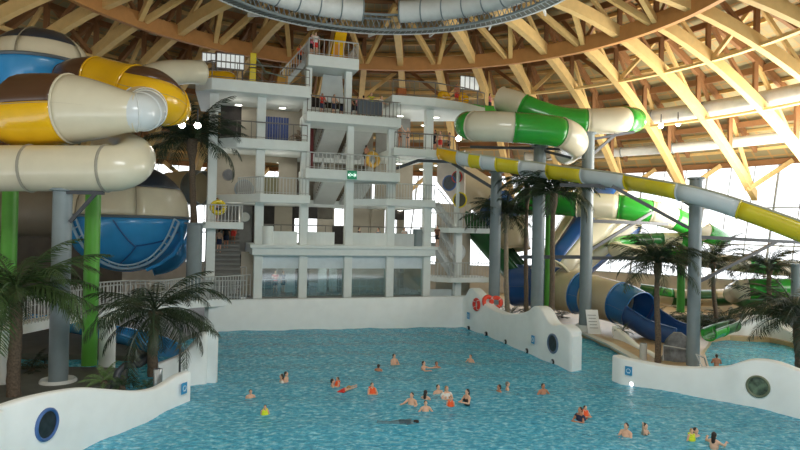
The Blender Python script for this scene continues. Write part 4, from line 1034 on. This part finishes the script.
c = G(706, 374, .3); mb = MB(); mb.rod([c, c+V((-.35, .4, .95)), c+V((.5, 1.2, .6)), c+V((.9, 1.6, -.2))], .035, 8); mb.build('rail', RAIL, o, True)
# left hand tubes
mb = MB(); mb.rod([P(112, 392, 27), P(118, 372, 27.4), P(124, 366, 27.6), P(140, 364, 28), P(152, 356, 28.5)], .16, 10)
tag(mb.build('hand_pipe', DSTEEL, None, True), 'dark bent pipe crossing the left water channel', 'pipe')
o = thing('lamp_post', 'thin dark post standing behind the tip of the front left wall', 'post', P(180, 374, 27.5))
mb = MB(); mb.rod([P(179.5, 380, 27.5), P(180.5, 330, 27.5)], .05, 8); mb.build('pole', DSTEEL, o, True)
mb = MB(); mb.ball(P(180.5, 329.5, 27.5), .07); mb.build('cap', DSTEEL, o, True)
# hump wall of the round pool and white blob planter
hp = [(712, 337), (728, 336), (745, 337), (765, 338), (785, 342), (810, 349), (840, 358)]
profile_wall('wall_right_rear', 'cream hump backed wall behind the round pool at right', [G(x, y, .2) for x, y in hp], [.45, .75, 1.5, 1.75, 1.1, .7, .6], .9, V((.2, 1, 0)))
pl = [(612, 338), (622, 341), (632, 346), (646, 353), (654, 358)]
profile_wall('trim_planter', 'white wavy planter kerb below the blue exit tube', [G(x, y, .3) for x, y in pl], [1.15, .75, .45, .4, .35], .45, V((.5, 1, 0)))
# tower deck props
def prop_box(name, label, cat, px, py, t, w, h, dpt, m_, lean=0, zb=None):
    z = zb; s = S(px, py, t); c = T(s, t, z); o = thing(name, label, cat, c)
    mb = MB(); q = [(-w/2, 0), (w/2, 0), (w/2+lean, h), (-w/2+lean*.9+.1*w, h)]
    mb.prism([c+E1*i+V((0,0,j)) for i, j in q], E2*dpt); mb.build('body', m_, o, bevel=.05)
    return o, c
o, c = prop_box('slide_gate', 'bright yellow leaning start panel on the topmost deck', 'panel', 336, 68, .3, .95, 2.2, .5, S_YEL, .35, H3)
mb = MB(); mb.prism([c+E1*-.25+V((0,0,.1))-E2*.02, c+E1*.2+V((0,0,.1))-E2*.02, c+E1*.3+V((0,0,1.2))-E2*.02, c+E1*-.1+V((0,0,1.2))-E2*.02], E2*.02); mb.build('opening', mat('amber', (214, 140, 20), .4, .05, 3), o)
o, c = prop_box('slide_gate', 'tall yellow post panel on the tower top left deck', 'panel', 252.5, 84, 0, .48, 2.3, .3, S_LEM, 0, L4)
mb = MB(); mb.box(c+V((0,-.05,1.2)), (.52, .1, .05)); mb.build('band', DSTEEL, o)
mb = MB(); mb.rod([c+V((.2, .1, 1.9)), c+E1*.5+V((0, 0, 1.6)), c+E1*.9+V((0, 0, 1.0)), c+E1*2.4+V((0, 0, .7))], .04, 6); tag(mb.build('net_cable', mat('cable_teal', (110, 140, 128), .5, .1, 4), None, True), 'slack pale cable running from the yellow post along the top deck', 'cable')
prop_box('foam_tank', 'square yellow padded box by the stair of the top left deck', 'box', 282, 84, .4, .85, .95, .6, mat('ochre', (190, 140, 40), .5, .1, 3), 0, L4)
prop_box('foam_tank', 'orange padded box on the right top deck', 'box', 402, 93, 1.4, .8, 1.1, .6, mat('terracotta', (176, 100, 48), .6, .1, 3), 0, L4)
prop_box('green_barrier', 'green slide start barrier on the right top deck', 'barrier', 482, 103, 2.4, 3.0, .75, .25, S_GRN, 0, L4-.2)
def scr(label, px0, px1, py0, py1, t):
    s0, s1 = S(px0, py1, t), S(px1, py1, t); z0, z1 = Z((px0+px1)/2, py1, t), Z((px0+px1)/2, py0, t)
    o = thing('light_screen', label, 'window screen', T((s0+s1)/2, t, z0))
    mb = MB(); tbox(mb, s0, s1, t, t+.05, z0, z1); mb.build('screen_pane', emis('screen_glow', (214, 220, 218), .35), o)
    mb = MB()
    n = int((px1-px0)/4.5)
    for k in range(n+1): s = mid(s0, s1, k/n); tbox(mb, s-.03, s+.03, t-.05, t, z0, z1)
    for z in (z0, z1): tbox(mb, s0, s1, t-.05, t, z-.04, z+.04)
    for s in (s0+.1, s1-.1): tbox(mb, s-.05, s+.05, t, t+.1, L4, z0)
    mb.build('screen_frame', DRAIL, o)
scr('small white barred screen at the left end above the top deck', 202, 215.5, 53, 62, 3.2); scr('wide white barred screen above the top left deck', 216.5, 244, 54, 69, 3.1); scr('white divided screen above the right top deck', 460, 479, 76.5, 90, 5)
for px, py, lab in ((444, 96.5, 'yellow inflatable ring on the right top deck, left of two'), (462.5, 95.5, 'yellow inflatable ring on the right top deck, right of two')):
    t = 1.2; s = S(px, py, t); c = T(s, t, L4+.62); mb = MB(); mb.ring(c, .36, .22, E2-V((0,0,.2)), 24, 10); o = tag(mb.build('inflatable_ring', S_YEL, None, True), lab, 'ring')
    mb = MB(); mb.ring(c+E1*.36, .225, .03, (0, 0, 1), 14, 5); mb.build('grab_handle', WCLOTH, o)
# ================================================================ PEOPLE
def remesh(mb, vox, name, smooth_it=2):
    me = bpy.data.meshes.new(name); me.from_pydata(mb.v, [], mb.f)
    bm = bmesh.new(); bm.from_mesh(me); bmesh.ops.recalc_face_normals(bm, faces=bm.faces); bm.to_mesh(me); bm.free()
    o = bpy.data.objects.new('tmp', me); C.objects.link(o)
    r = o.modifiers.new('r', 'REMESH'); r.mode = 'VOXEL'; r.voxel_size = vox; r.use_smooth_shade = True
    if smooth_it:
        sm = o.modifiers.new('s', 'SMOOTH'); sm.iterations = smooth_it; sm.factor = .5
    dg = bpy.context.evaluated_depsgraph_get(); dg.update()
    out = bpy.data.meshes.new_from_object(o.evaluated_get(dg)); out.name = name
    bpy.data.objects.remove(o)
    return out
def lim(mb, pts, rs, seg=12, flat=1.0):
    mb.rod(pts, rs, seg)
    for p, r in zip(pts, rs): mb.ball(p, r*1.0, seg, 8)
ARMS = {  # (elbow, wrist) for left(-x) and right(+x); body faces -Y
 'down': [((-.24,.03,1.14),(-.25,-.06,.90)), ((.24,.03,1.14),(.25,-.06,.90))],
 'water': [((-.34,-.05,1.20),(-.40,-.28,1.18)), ((.34,-.05,1.20),(.40,-.28,1.18))],
 'wide': [((-.42,-.03,1.30),(-.64,-.14,1.27)), ((.42,-.03,1.30),(.64,-.14,1.27))],
 'raise': [((-.34,-.10,1.56),(-.46,-.16,1.78)), ((.32,-.05,1.20),(.36,-.26,1.20))],
 'reach': [((-.26,-.22,1.28),(-.22,-.46,1.32)), ((.36,-.2,1.32),(.44,-.46,1.36))],
 'rail': [((-.27,-.10,1.16),(-.22,-.34,1.12)), ((.27,-.10,1.16),(.22,-.34,1.12))],
 'over': [((-.2,-.04,1.66),(-.18,-.1,1.92)), ((.2,-.04,1.66),(.18,-.1,1.92))],
 'hold': [((-.26,-.10,1.18),(-.10,-.30,1.22)), ((.26,-.10,1.18),(.10,-.30,1.22))],
}
LEGS = {
 'stand': [((-.10,-.01,.50),(-.11,.03,.08)), ((.10,-.01,.50),(.11,.03,.08))],
 'stride': [((-.11,-.13,.51),(-.12,.02,.10)), ((.10,.06,.50),(.11,.22,.12))],
 'sit': [((-.11,-.42,.90),(-.11,-.44,.46)), ((.11,-.42,.90),(.11,-.44,.46))],
}
def hand(mb, w, d, side):
    d = V(d).normalized(); up = V((0, 0, 1)) if abs(d.z) < .8 else V((0, -1, 0))
    x = d.cross(up).normalized(); y = x.cross(d)
    w = V(w); palm = w+d*.085
    lim(mb, [w, w+d*.04, palm], [.026, .036, .034], 8)
    for k, (o_, L) in enumerate(((-.034, .062), (-.012, .074), (.011, .07), (.033, .056))):
        a = palm+x*o_; lim(mb, [a, a+d*L*.55-y*.006, a+d*L-y*.026], [.0115, .0105, .0095], 6)
    t = w+d*.03+x*(-.036*side); lim(mb, [t, t+d*.035-x*.03*side-y*.01, t+d*.062-x*.036*side-y*.022], [.0135, .012, .0105], 6)
BODIES = {}
def body_mesh(arms, legs, female=False):
    key = (arms, legs, female)
    if key in BODIES: return BODIES[key]
    mb = MB(); k = .92 if female else 1
    mb.ball((0, 0, .95), (.165, .115, .13)); mb.ball((0, .005, 1.07), (.14*k, .1, .14)); mb.ball((0, 0, 1.24), (.168*k, .112, .17)); mb.ball((0, .01, 1.36), (.175*k, .095, .10))
    if female:
        for s in (-1, 1): mb.ball((.075*s, -.085, 1.26), .062)
    lim(mb, [(-.19*k, 0, 1.40), (-.08, .01, 1.44), (.08, .01, 1.44), (.19*k, 0, 1.40)], [.056, .06, .06, .056])
    lim(mb, [(0, .015, 1.42), (0, .005, 1.54)], [.06, .052])
    mb.ball((0, -.005, 1.63), (.075, .092, .112)); mb.ball((0, -.03, 1.565), (.056, .062, .055))
    mb.ball((0, -.098, 1.615), (.013, .02, .018)); mb.ball((0, -.09, 1.635), (.010, .014, .026))
    for s in (-1, 1):
        mb.ball((.078*s, .005, 1.615), (.012, .02, .032)); mb.ball((.034*s, -.086, 1.655), (.024, .014, .008)); mb.ball((0, -.086, 1.573), (.026, .014, .008))
    for s, (e, w) in zip((-1, 1), ARMS[arms]):
        sh = V((.19*k*s, 0, 1.39)); e, w = V(e), V(w)
        lim(mb, [sh, sh.lerp(e, .4), e, e.lerp(w, .3), w], [.056, .05, .041, .042, .028]); hand(mb, w, w-e, s)
    for s, (kn, an) in zip((-1, 1), LEGS[legs]):
        hp = V((.088*s, 0, .92)); kn, an = V(kn), V(an)
        lim(mb, [hp, hp.lerp(kn, .4), kn, kn.lerp(an, .28), an], [.098, .088, .058, .06, .038])
        lim(mb, [an+V((0, .03, -.035)), an+V((0, -.08, -.045)), an+V((0, -.16, -.055))], [.036, .034, .024], 8)
    me = remesh(mb, .0125, 'person_body')
    # eyes and mouth as small dark faces joined in
    bm = bmesh.new(); bm.from_mesh(me)
    for s in (-1, 1):
        q = bmesh.ops.create_uvsphere(bm, u_segments=8, v_segments=6, radius=.012, matrix=Matrix.Translation((.033*s, -.086, 1.64)))
        for f in {f for v in q['verts'] for f in v.link_faces}: f.material_index = 1
    q = bmesh.ops.create_uvsphere(bm, u_segments=8, v_segments=6, radius=.02, matrix=Matrix.Translation((0, -.088, 1.572))@Matrix.Diagonal((1.1, .5, .3, 1)))
    for f in {f for v in q['verts'] for f in v.link_faces}: f.material_index = 2
    for f in bm.faces: f.smooth = True
    bm.to_mesh(me); bm.free()
    me.materials.clear()
    for m_ in (SKIN, EYE, LIP): me.materials.append(m_)
    BODIES[key] = me; return me
CLOTH = {}
def cloth_mesh(kind, legs):
    key = (kind, legs)
    if key in CLOTH: return CLOTH[key]
    mb = MB()
    if kind == 'shorts':
        mb.ball((0, 0, .95), (.178, .13, .12))
        for s, (kn, an) in zip((-1, 1), LEGS[legs]):
            hp = V((.09*s, 0, .92)); kn = V(kn); lim(mb, [hp, hp.lerp(kn, .62)], [.112, .098])
    elif kind == 'brief': mb.ball((0, 0, .94), (.176, .128, .10))
    elif kind == 'swimsuit':
        mb.ball((0, 0, .95), (.174, .126, .13)); mb.ball((0, .005, 1.08), (.142, .112, .15)); mb.ball((0, -.004, 1.24), (.17, .125, .12))
        for s in (-1, 1): mb.ball((.075*s, -.085, 1.26), .07); lim(mb, [(.09*s, -.07, 1.33), (.1*s, 0, 1.455), (.09*s, .09, 1.34)], [.016]*3, 6)
    elif kind == 'vest':
        mb.ball((0, -.02, 1.20), (.205, .17, .19)); mb.ball((0, .0, 1.34), (.2, .15, .10)); lim(mb, [(-.09, -.06, 1.44), (-.09, .06, 1.44)], [.055, .055], 8); lim(mb, [(.09, -.06, 1.44), (.09, .06, 1.44)], [.055, .055], 8); lim(mb, [(-.1, .09, 1.47), (.1, .09, 1.47)], [.06, .06], 8)
    elif kind == 'shirt':
        mb.ball((0, 0, .98), (.185, .135, .12)); mb.ball((0, .005, 1.1), (.165, .125, .16)); mb.ball((0, 0, 1.25), (.182, .128, .17)); mb.ball((0, .01, 1.37), (.185, .105, .085))
        for s in (-1, 1): lim(mb, [(.17*s, 0, 1.40), (.24*s, .0, 1.31)], [.075, .066], 8)
    me = remesh(mb, .016, 'clothing', 2); CLOTH[key] = me; return me
mb = MB(); mb.ball((0, .018, 1.655), (.086, .094, .098)); mb.ball((0, .05, 1.60), (.074, .06, .08)); HAIR_S = remesh(mb, .014, 'hair', 1)
# cut hair away from the face
def cut(me, fn):
    bm = bmesh.new(); bm.from_mesh(me)
    bmesh.ops.delete(bm, geom=[f for f in bm.faces if fn(f.calc_center_median())], context='FACES'); bm.to_mesh(me); bm.free(); return me
HAIR_S = cut(HAIR_S, lambda p: p.y < -.035 and p.z < 1.69)
mb = MB(); mb.ball((0, .018, 1.655), (.088, .096, .1)); mb.ball((0, .06, 1.56), (.08, .06, .14)); mb.ball((0, .075, 1.44), (.075, .04, .12)); HAIR_L = cut(remesh(mb, .014, 'hair', 1), lambda p: p.y < -.03 and p.z < 1.69)
HAIRM = {}; SKINM = {}
def person(label, loc, face, arms='down', legs='stand', skin=SKIN, hair=HAIRD, long=False, wear=(), s=1.0, female=False, pitch=0, group=None):
    """face: heading in degrees, 0 looks at the camera (-Y), counter-clockwise from above."""
    root = empty('person', loc); tag(root, label, 'person', group)
    root.rotation_euler = (math.radians(pitch), 0, math.radians(face)); root.scale = (s, s, s)
    def link(name, me, m_):
        key = (me.name, m_.name)
        if key not in SKINM:
            c = me.copy()
            if len(c.materials): c.materials[0] = m_
            else: c.materials.append(m_)
            SKINM[key] = c
        o = bpy.data.objects.new(name, SKINM[key]); C.objects.link(o); o.parent = root; return o
    link('body', body_mesh(arms, legs, female), skin)
    link('hair', HAIR_L if long else HAIR_S, hair)
    for kind, m_ in wear: link({'vest': 'life_vest', 'shorts': 'swim_shorts', 'brief': 'swim_briefs', 'swimsuit': 'swimsuit', 'shirt': 'shirt'}[kind], cloth_mesh(kind, legs), m_)
    return root
NAVYC = mat('navy_shorts', (36, 44, 72), .7, .1, 8)
def swimmer(label, px, ytop, ywl, face, arms='water', s=1.0, **k):
    g = G(px, ywl); vis = (ywl-ytop)*g.y/F
    z = vis-1.745*s
    return person(label, (g.x, g.y, z), face, arms, 'stand', s=s, **k)
sh, br_, sw, ve = 'shorts', 'brief', 'swimsuit', 'vest'
swimmer('swimmer in a white shirt facing another, left part of the pool, dark hair', 281.5, 374, 383.5, -70, 'hold', wear=[('shirt', WCLOTH)], long=True, female=True)
swimmer('swimmer with back bare, close beside the white shirted one', 286, 371.5, 383, 80, 'down', wear=[(sh, NAVYC)])
swimmer('lone pale swimmer neck deep at the left of the pool', 250.5, 389.5, 396.5, 20, 'down', wear=[(sh, NAVYC)], s=.85)
swimmer('child in a lime yellow vest alone at the left of the pool', 265, 405, 413.5, 0, 'down', wear=[(ve, LIME)], s=.7)
swimmer('dark haired swimmer beside the child in orange, centre left', 332.5, 378.5, 386, 100, 'hold', wear=[(sh, NAVYC)])
swimmer('child in an orange vest beside the dark haired swimmer, centre left', 337.5, 377, 386, -60, 'hold', wear=[(ve, ORANGE)], s=.75)
g = G(345, 391); 
r_ = person('swimmer lying face down in red, blond head to the right', (g.x-1.1, g.y, -.6), 90, 'over', 'stand', hair=HAIRB, wear=[('shirt', RED)], pitch=0, s=.9)
r_.rotation_euler = Euler((math.radians(-84), 0, 0)).to_matrix().to_4x4().to_euler(); r_.rotation_euler = (Matrix.Rotation(math.radians(95), 3, 'Z')@Matrix.Rotation(math.radians(60), 3, 'X')).to_euler()
swimmer('swimmer in an orange vest alone left of the centre', 372, 382.5, 393, 30, 'hold', wear=[(ve, ORANGE)], s=.9)
swimmer('distant dark haired swimmer low in the water near the centre', 378.5, 364, 371, 160, 'down', wear=[(sh, BLACK)], skin=SKINT, s=.9)
swimmer('distant swimmer with raised hands toward the far wall', 394, 354, 363.5, 40, 'hold', wear=[(sh, NAVYC)])
g = G(392, 422)
d_ = person('dark swimmer gliding under the surface near the centre bottom', (g.x-.6, g.y, -.06), 0, 'over', 'stand', skin=mat('wet_dark', (86, 124, 136), .4, .1, 8), wear=[('shirt', mat('wet_cloth', (60, 86, 98), .5, .1, 8))], s=.95)
d_.rotation_euler = (Matrix.Rotation(math.radians(85), 3, 'Z')@Matrix.Rotation(math.radians(86), 3, 'X')).to_euler()
swimmer('swimmer at back of the group, turned left, beyond the centre', 423.5, 361, 369.5, 60, 'reach', wear=[(sh, BLACK)])
swimmer('dark haired swimmer right of the one turned left, beyond the centre', 436.5, 361.5, 368.5, 10, 'water', wear=[(sh, BLACK)], skin=SKINT)
swimmer('lone distant swimmer near the far end of the crested wall', 470.5, 354.5, 361.5, -40, 'water', wear=[(sh, NAVYC)], s=.9)
swimmer('bare chested man stretching an arm right, left of the central group', 411.5, 392.5, 405.5, -30, 'reach', wear=[(sh, NAVYC)])
swimmer('dark haired swimmer seen from behind, second in the central group', 425.5, 390, 400, 150, 'hold', wear=[(sh, BLACK)], long=True, female=True)
swimmer('swimmer leaning back with arms wide at the rear of the central group', 438, 384.5, 392.5, 30, 'water', wear=[(sh, NAVYC)])
swimmer('fair haired swimmer behind the child in orange, central group', 446.5, 386, 398, 20, 'hold', hair=HAIRB, wear=[('shirt', WCLOTH)], long=True, female=True)
swimmer('child in an orange vest held in the central group', 450.5, 396.5, 405.5, 0, 'down', wear=[(ve, ORANGE)], s=.7)
swimmer('front swimmer of the central group, short hair, waving low', 425.5, 400.5, 411.5, 10, 'water', wear=[(sh, NAVYC)], s=.9)
swimmer('woman in a black swimsuit at the right of the central group', 467, 389, 404, -60, 'hold', wear=[(sw, BLACK)], female=True, long=True)
swimmer('dark haired swimmer of a pair right of the centre, on the left', 499, 384.5, 392.5, -70, 'down', wear=[(sh, BLACK)], skin=SKINT)
swimmer('grey haired swimmer of a pair right of the centre, on the right', 507.5, 381.5, 389.5, 80, 'water', wear=[(sh, NAVYC)], hair=mat('hair_grey', (120, 112, 104), .6, .1, 10))
swimmer('man with arms held out below the dark porthole wall', 543, 383.5, 394, 20, 'water', wear=[(sh, BLACK)], skin=SKINT)
swimmer('adult holding a child in orange at the right of the pool', 580, 407, 421, -60, 'hold', wear=[('shirt', NAVYC)], skin=SKINT)
swimmer('child in an orange vest held at the right of the pool', 585, 405.5, 419, 30, 'hold', wear=[(ve, ORANGE)], s=.75)
swimmer('swimmer with dark hair at the lower right, left of the one waving', 626, 423, 436, -50, 'hold', wear=[(sh, NAVYC)])
swimmer('swimmer raising one arm at the lower right of the pool', 645, 423, 433.5, 40, 'raise', wear=[(sw, BLACK)], female=True, long=True)
swimmer('child in a yellow vest near the bottom right corner', 691.5, 428.5, 441, 20, 'down', wear=[(ve, LIME)], hair=HAIRB, s=.72)
swimmer('dark haired adult behind the child in the yellow vest', 695.5, 427.5, 438.5, 30, 'water', wear=[(sh, BLACK)])
swimmer('woman with long dark hair turned away at the bottom right', 714, 432, 449, 130, 'reach', wear=[(br_, BLACK)], female=True, long=True)
c = P(716.5, 366, 34.5)
person('man standing with his back turned beyond the front right wall', (c.x, c.y, -.62), 160, 'hold', 'stand', skin=SKINT, wear=[(sh, mat('olive_shorts', (70, 80, 44), .7, .1, 8))], s=.92)

def on_tower(label, px, pyfoot, z, t, face, arms='rail', **k):
    s = S(px, pyfoot, t); return person(label, T(s, t, z), face+18, arms, k.pop('legs', 'stand'), **k)
on_tower('person in an orange top leaning at the rail of the topmost deck, left', 299.5, 70, H3-.65, 1.2, 30, 'rail', wear=[('shirt', ORANGE), (sh, BLACK)], skin=SKINT)
on_tower('person in red shorts and pale top at the topmost deck rail', 315, 69, H3, -.3, 0, 'rail', wear=[('shirt', WCLOTH), (sh, RED)])
on_tower('person in a pink top beside the one in red shorts, topmost deck', 311, 69, H3, .2, 60, 'hold', wear=[('shirt', PINK), (sh, BLACK)], female=True, long=True)
row = [(322, RED, SKINT, 'dark red top'), (334, None, SKIN, 'bare back'), (341, BLACK, SKINT, 'black top'), (350, None, SKINT, 'bare chest and dark shorts'), (358, PINK, SKIN, 'pink top'), (363, BLACK, SKIN, 'black top beside smoked panel')]
for px, sh_, sk, t_ in row:
    on_tower('person with %s in the queue on the upper central balcony' % t_, px, 120, H2, .2+.5*(px % 3), 200 if px % 2 else 20, 'rail', skin=sk, wear=([('shirt', sh_)] if sh_ else [])+[(sh, NAVYC)])
on_tower('person in a lime top above the smoked panel, upper central balcony', 371, 121, H2+.55, 1.4, 0, 'hold', wear=[('shirt', LIME), (sh, NAVYC)])
on_tower('person in a white shirt bending over the right end of the upper balcony', 381, 124, H2, -.25, 40, 'rail', wear=[('shirt', WCLOTH), (sh, WCLOTH)], hair=HAIRB, long=True, female=True)
on_tower('bare skinned person climbing behind the lower central balcony', 366, 160, H1+.8, 3.2, 120, 'hold', skin=SKINT, wear=[(sh, BLACK)])
on_tower('person at the left rail of the third storey balcony, right bay', 400, 152, L3, .2, 20, 'rail', skin=SKINT, wear=[(br_, BLACK)])
on_tower('person with an arm lifted at the third storey rail, right bay', 407.5, 152, L3, .3, -30, 'raise', skin=SKIN, wear=[(br_, NAVYC)])
on_tower('dark clad person waiting at the yellow flume start, left of three', 434.5, 153, L3, .4, -80, 'down', skin=SKINT, wear=[('shirt', BLACK), (sh, BLACK)])
on_tower('bare chested person waiting at the yellow flume start, middle of three', 440, 153, L3, .8, -60, 'hold', skin=SKIN, wear=[(sh, RED)])
on_tower('person waiting at the yellow flume start, right of three', 449, 153, L3, 1.2, -100, 'down', skin=SKINT, wear=[(sh, BLACK)])
on_tower('dark haired person among the yellow rings on the right top deck', 456.5, 102, L4, .9, 10, 'down', skin=SKINT, wear=[(sh, RED)])
on_tower('person in pink behind the green barrier on the right top deck', 490, 103, L4, 3.0, 40, 'hold', wear=[('shirt', PINK), (sh, NAVYC)], female=True, long=True)
on_tower('person carrying a yellow ring on the left landing of the tower', 217, 222, Z(225, 222), .5, 40, 'hold', skin=SKINT, wear=[(sh, BLACK)])
for k, (px, t_, w_) in enumerate(((219, 'bare chest', None), (226, 'dark top', BLACK), (233, 'brown skin and red shorts', None))):
    on_tower('person with %s on the lower left tower stair' % t_, px, 250, L0+(2.9+.3*k)/4.9*5.35, 2.6+.3*k, 150+20*k, 'down', skin=SKINT if k else SKIN, wear=([('shirt', w_)] if w_ else [])+[(sh, RED if k == 2 else NAVYC)])
on_tower('person in black at the cafe parapet, first storey, second bay from right', 359, 243, L1-.3, 1.1, 60, 'hold', wear=[('shirt', BLACK), (sh, BLACK)])
on_tower('person with grey shirt at the cafe parapet, first storey, near the right column', 378, 243, L1-.3, 1.0, -60, 'hold', wear=[('shirt', STEEL), (sh, BLACK)])
on_tower('person in white at the cafe parapet, first storey, last bay', 404, 243, L1-.2, 1.0, 20, 'hold', wear=[('shirt', WCLOTH), (sh, BLACK)], female=True, long=True)
on_tower('person with brown top on the stair right of the first storey', 437, 246, L1, .9, -60, 'down', wear=[('shirt', mat('brown_cloth', (104, 66, 48), .7, .1, 8)), (sh, BLACK)])
on_tower('person in red dimly seen behind the ground storey glazing, left bay', 275, 292, L0, 3.0, 0, 'hold', wear=[('shirt', RED), (sh, BLACK)])
on_tower('person in dark clothes behind the ground storey glazing, left bay', 283, 292, L0, 3.4, 40, 'down', wear=[('shirt', NAVYC), (sh, BLACK)])
t = .1; c = T(S(218, 213, t), t, Z(225, 222)+1.05); mb = MB(); mb.ring(c, .42, .17, -E2+V((0,0,.3)), 26, 10); o = tag(mb.build('swim_ring', S_LEM, None, True), 'yellow swim ring held on the left landing of the tower', 'ring')
mb = MB(); mb.ring(c+E1*.42, .175, .025, (0, 0, 1), 12, 5); mb.build('grab_handle', WCLOTH, o)
t = 3.0; c = T(S(373, 150, t), t, H1+1.35); mb = MB(); mb.ring(c, .5, .2, -E2+E1*.3, 26, 10); o = tag(mb.build('swim_ring', mat('ring_ochre', (190, 150, 50), .4, .05, 3), None, True), 'yellow swim ring carried up the central stair', 'ring')
mb = MB(); mb.ring(c+V((0,0,.5)), .205, .025, E1, 12, 5); mb.build('grab_handle', WCLOTH, o)
t = .3; c = T(S(299, 143, t), t, L3)
o = thing('potted_plant', 'brown dried potted plant at the end of the third storey balcony', 'plant', c)
mb = MB(); mb.lathe(c, [(.001, 0), (.18, 0), (.25, .4), (.22, .42), (.001, .38)], 14); mb.build('pot', TRUNK, o, True); fronds(o, c+V((0,0,.4)), 12, .9, mat('dry_leaf', (110, 76, 48), .7, .2, 4), 4, name='leaf')
# ================================================================ LIGHT
w = bpy.data.worlds.new('world'); bpy.context.scene.world = w; w.use_nodes = True
bg = w.node_tree.nodes['Background']; bg.inputs[0].default_value = (.93, .97, 1, 1); bg.inputs[1].default_value = 1.5
def area(name, loc, tgt, size, power, col=(1, 1, 1), sy=None):
    l = bpy.data.lights.new(name, 'AREA'); l.energy = power; l.color = col; l.size = size
    if sy: l.shape = 'RECTANGLE'; l.size_y = sy
    o = bpy.data.objects.new(name, l); C.objects.link(o); o.location = loc
    o.rotation_euler = (V(tgt)-V(loc)).to_track_quat('-Z', 'Y').to_euler()
area('side_window_light', (36, 30, 9), (10, 46, 14), 16, 900, (1, .96, .88), 8)
area('dome_fill', (27, 46, 11.5), (20, 50, 22), 12, 3800, (1, .95, .85))  # unseen upward fill, added to brighten the right side of the dome
for k, (lx, lt, lz, pw) in enumerate([(s_, t_, z_, 16) for s_ in (sA+1.5, mid(sB,sC,.5), mid(sC,sD,.6), mid(sD,sE,.5), mid(sE,sF,.5)) for t_, z_ in ((1.8, L2-1.9), (1.8, L3-1.9), (1.8, L4-2.0), (2.2, L1-1.9))]):
    l = bpy.data.lights.new('storey_fill', 'POINT'); l.energy = pw; l.shadow_soft_size = .3; l.color = (1, .93, .82)  # points without fixtures, added mid-storey to brighten the tower interior
    q_ = bpy.data.objects.new('storey_fill', l); C.objects.link(q_); q_.location = T(lx, lt, lz)
area('pool_fill', (3, 8, 24), (0, 32, 0), 18, 7500, (.95, .98, 1))  # unseen fill added to light the pool and tower front; no roof opening there
sc = bpy.context.scene
sc.view_settings.view_transform = 'Standard'; sc.view_settings.look = 'None'; sc.view_settings.exposure = 0.8
sc.cycles.use_denoising = True
sc.cycles.max_bounces = 6; sc.cycles.transparent_max_bounces = 16; sc.cycles.caustics_reflective = False; sc.cycles.caustics_refractive = False
sc.cycles.sample_clamp_indirect = 6
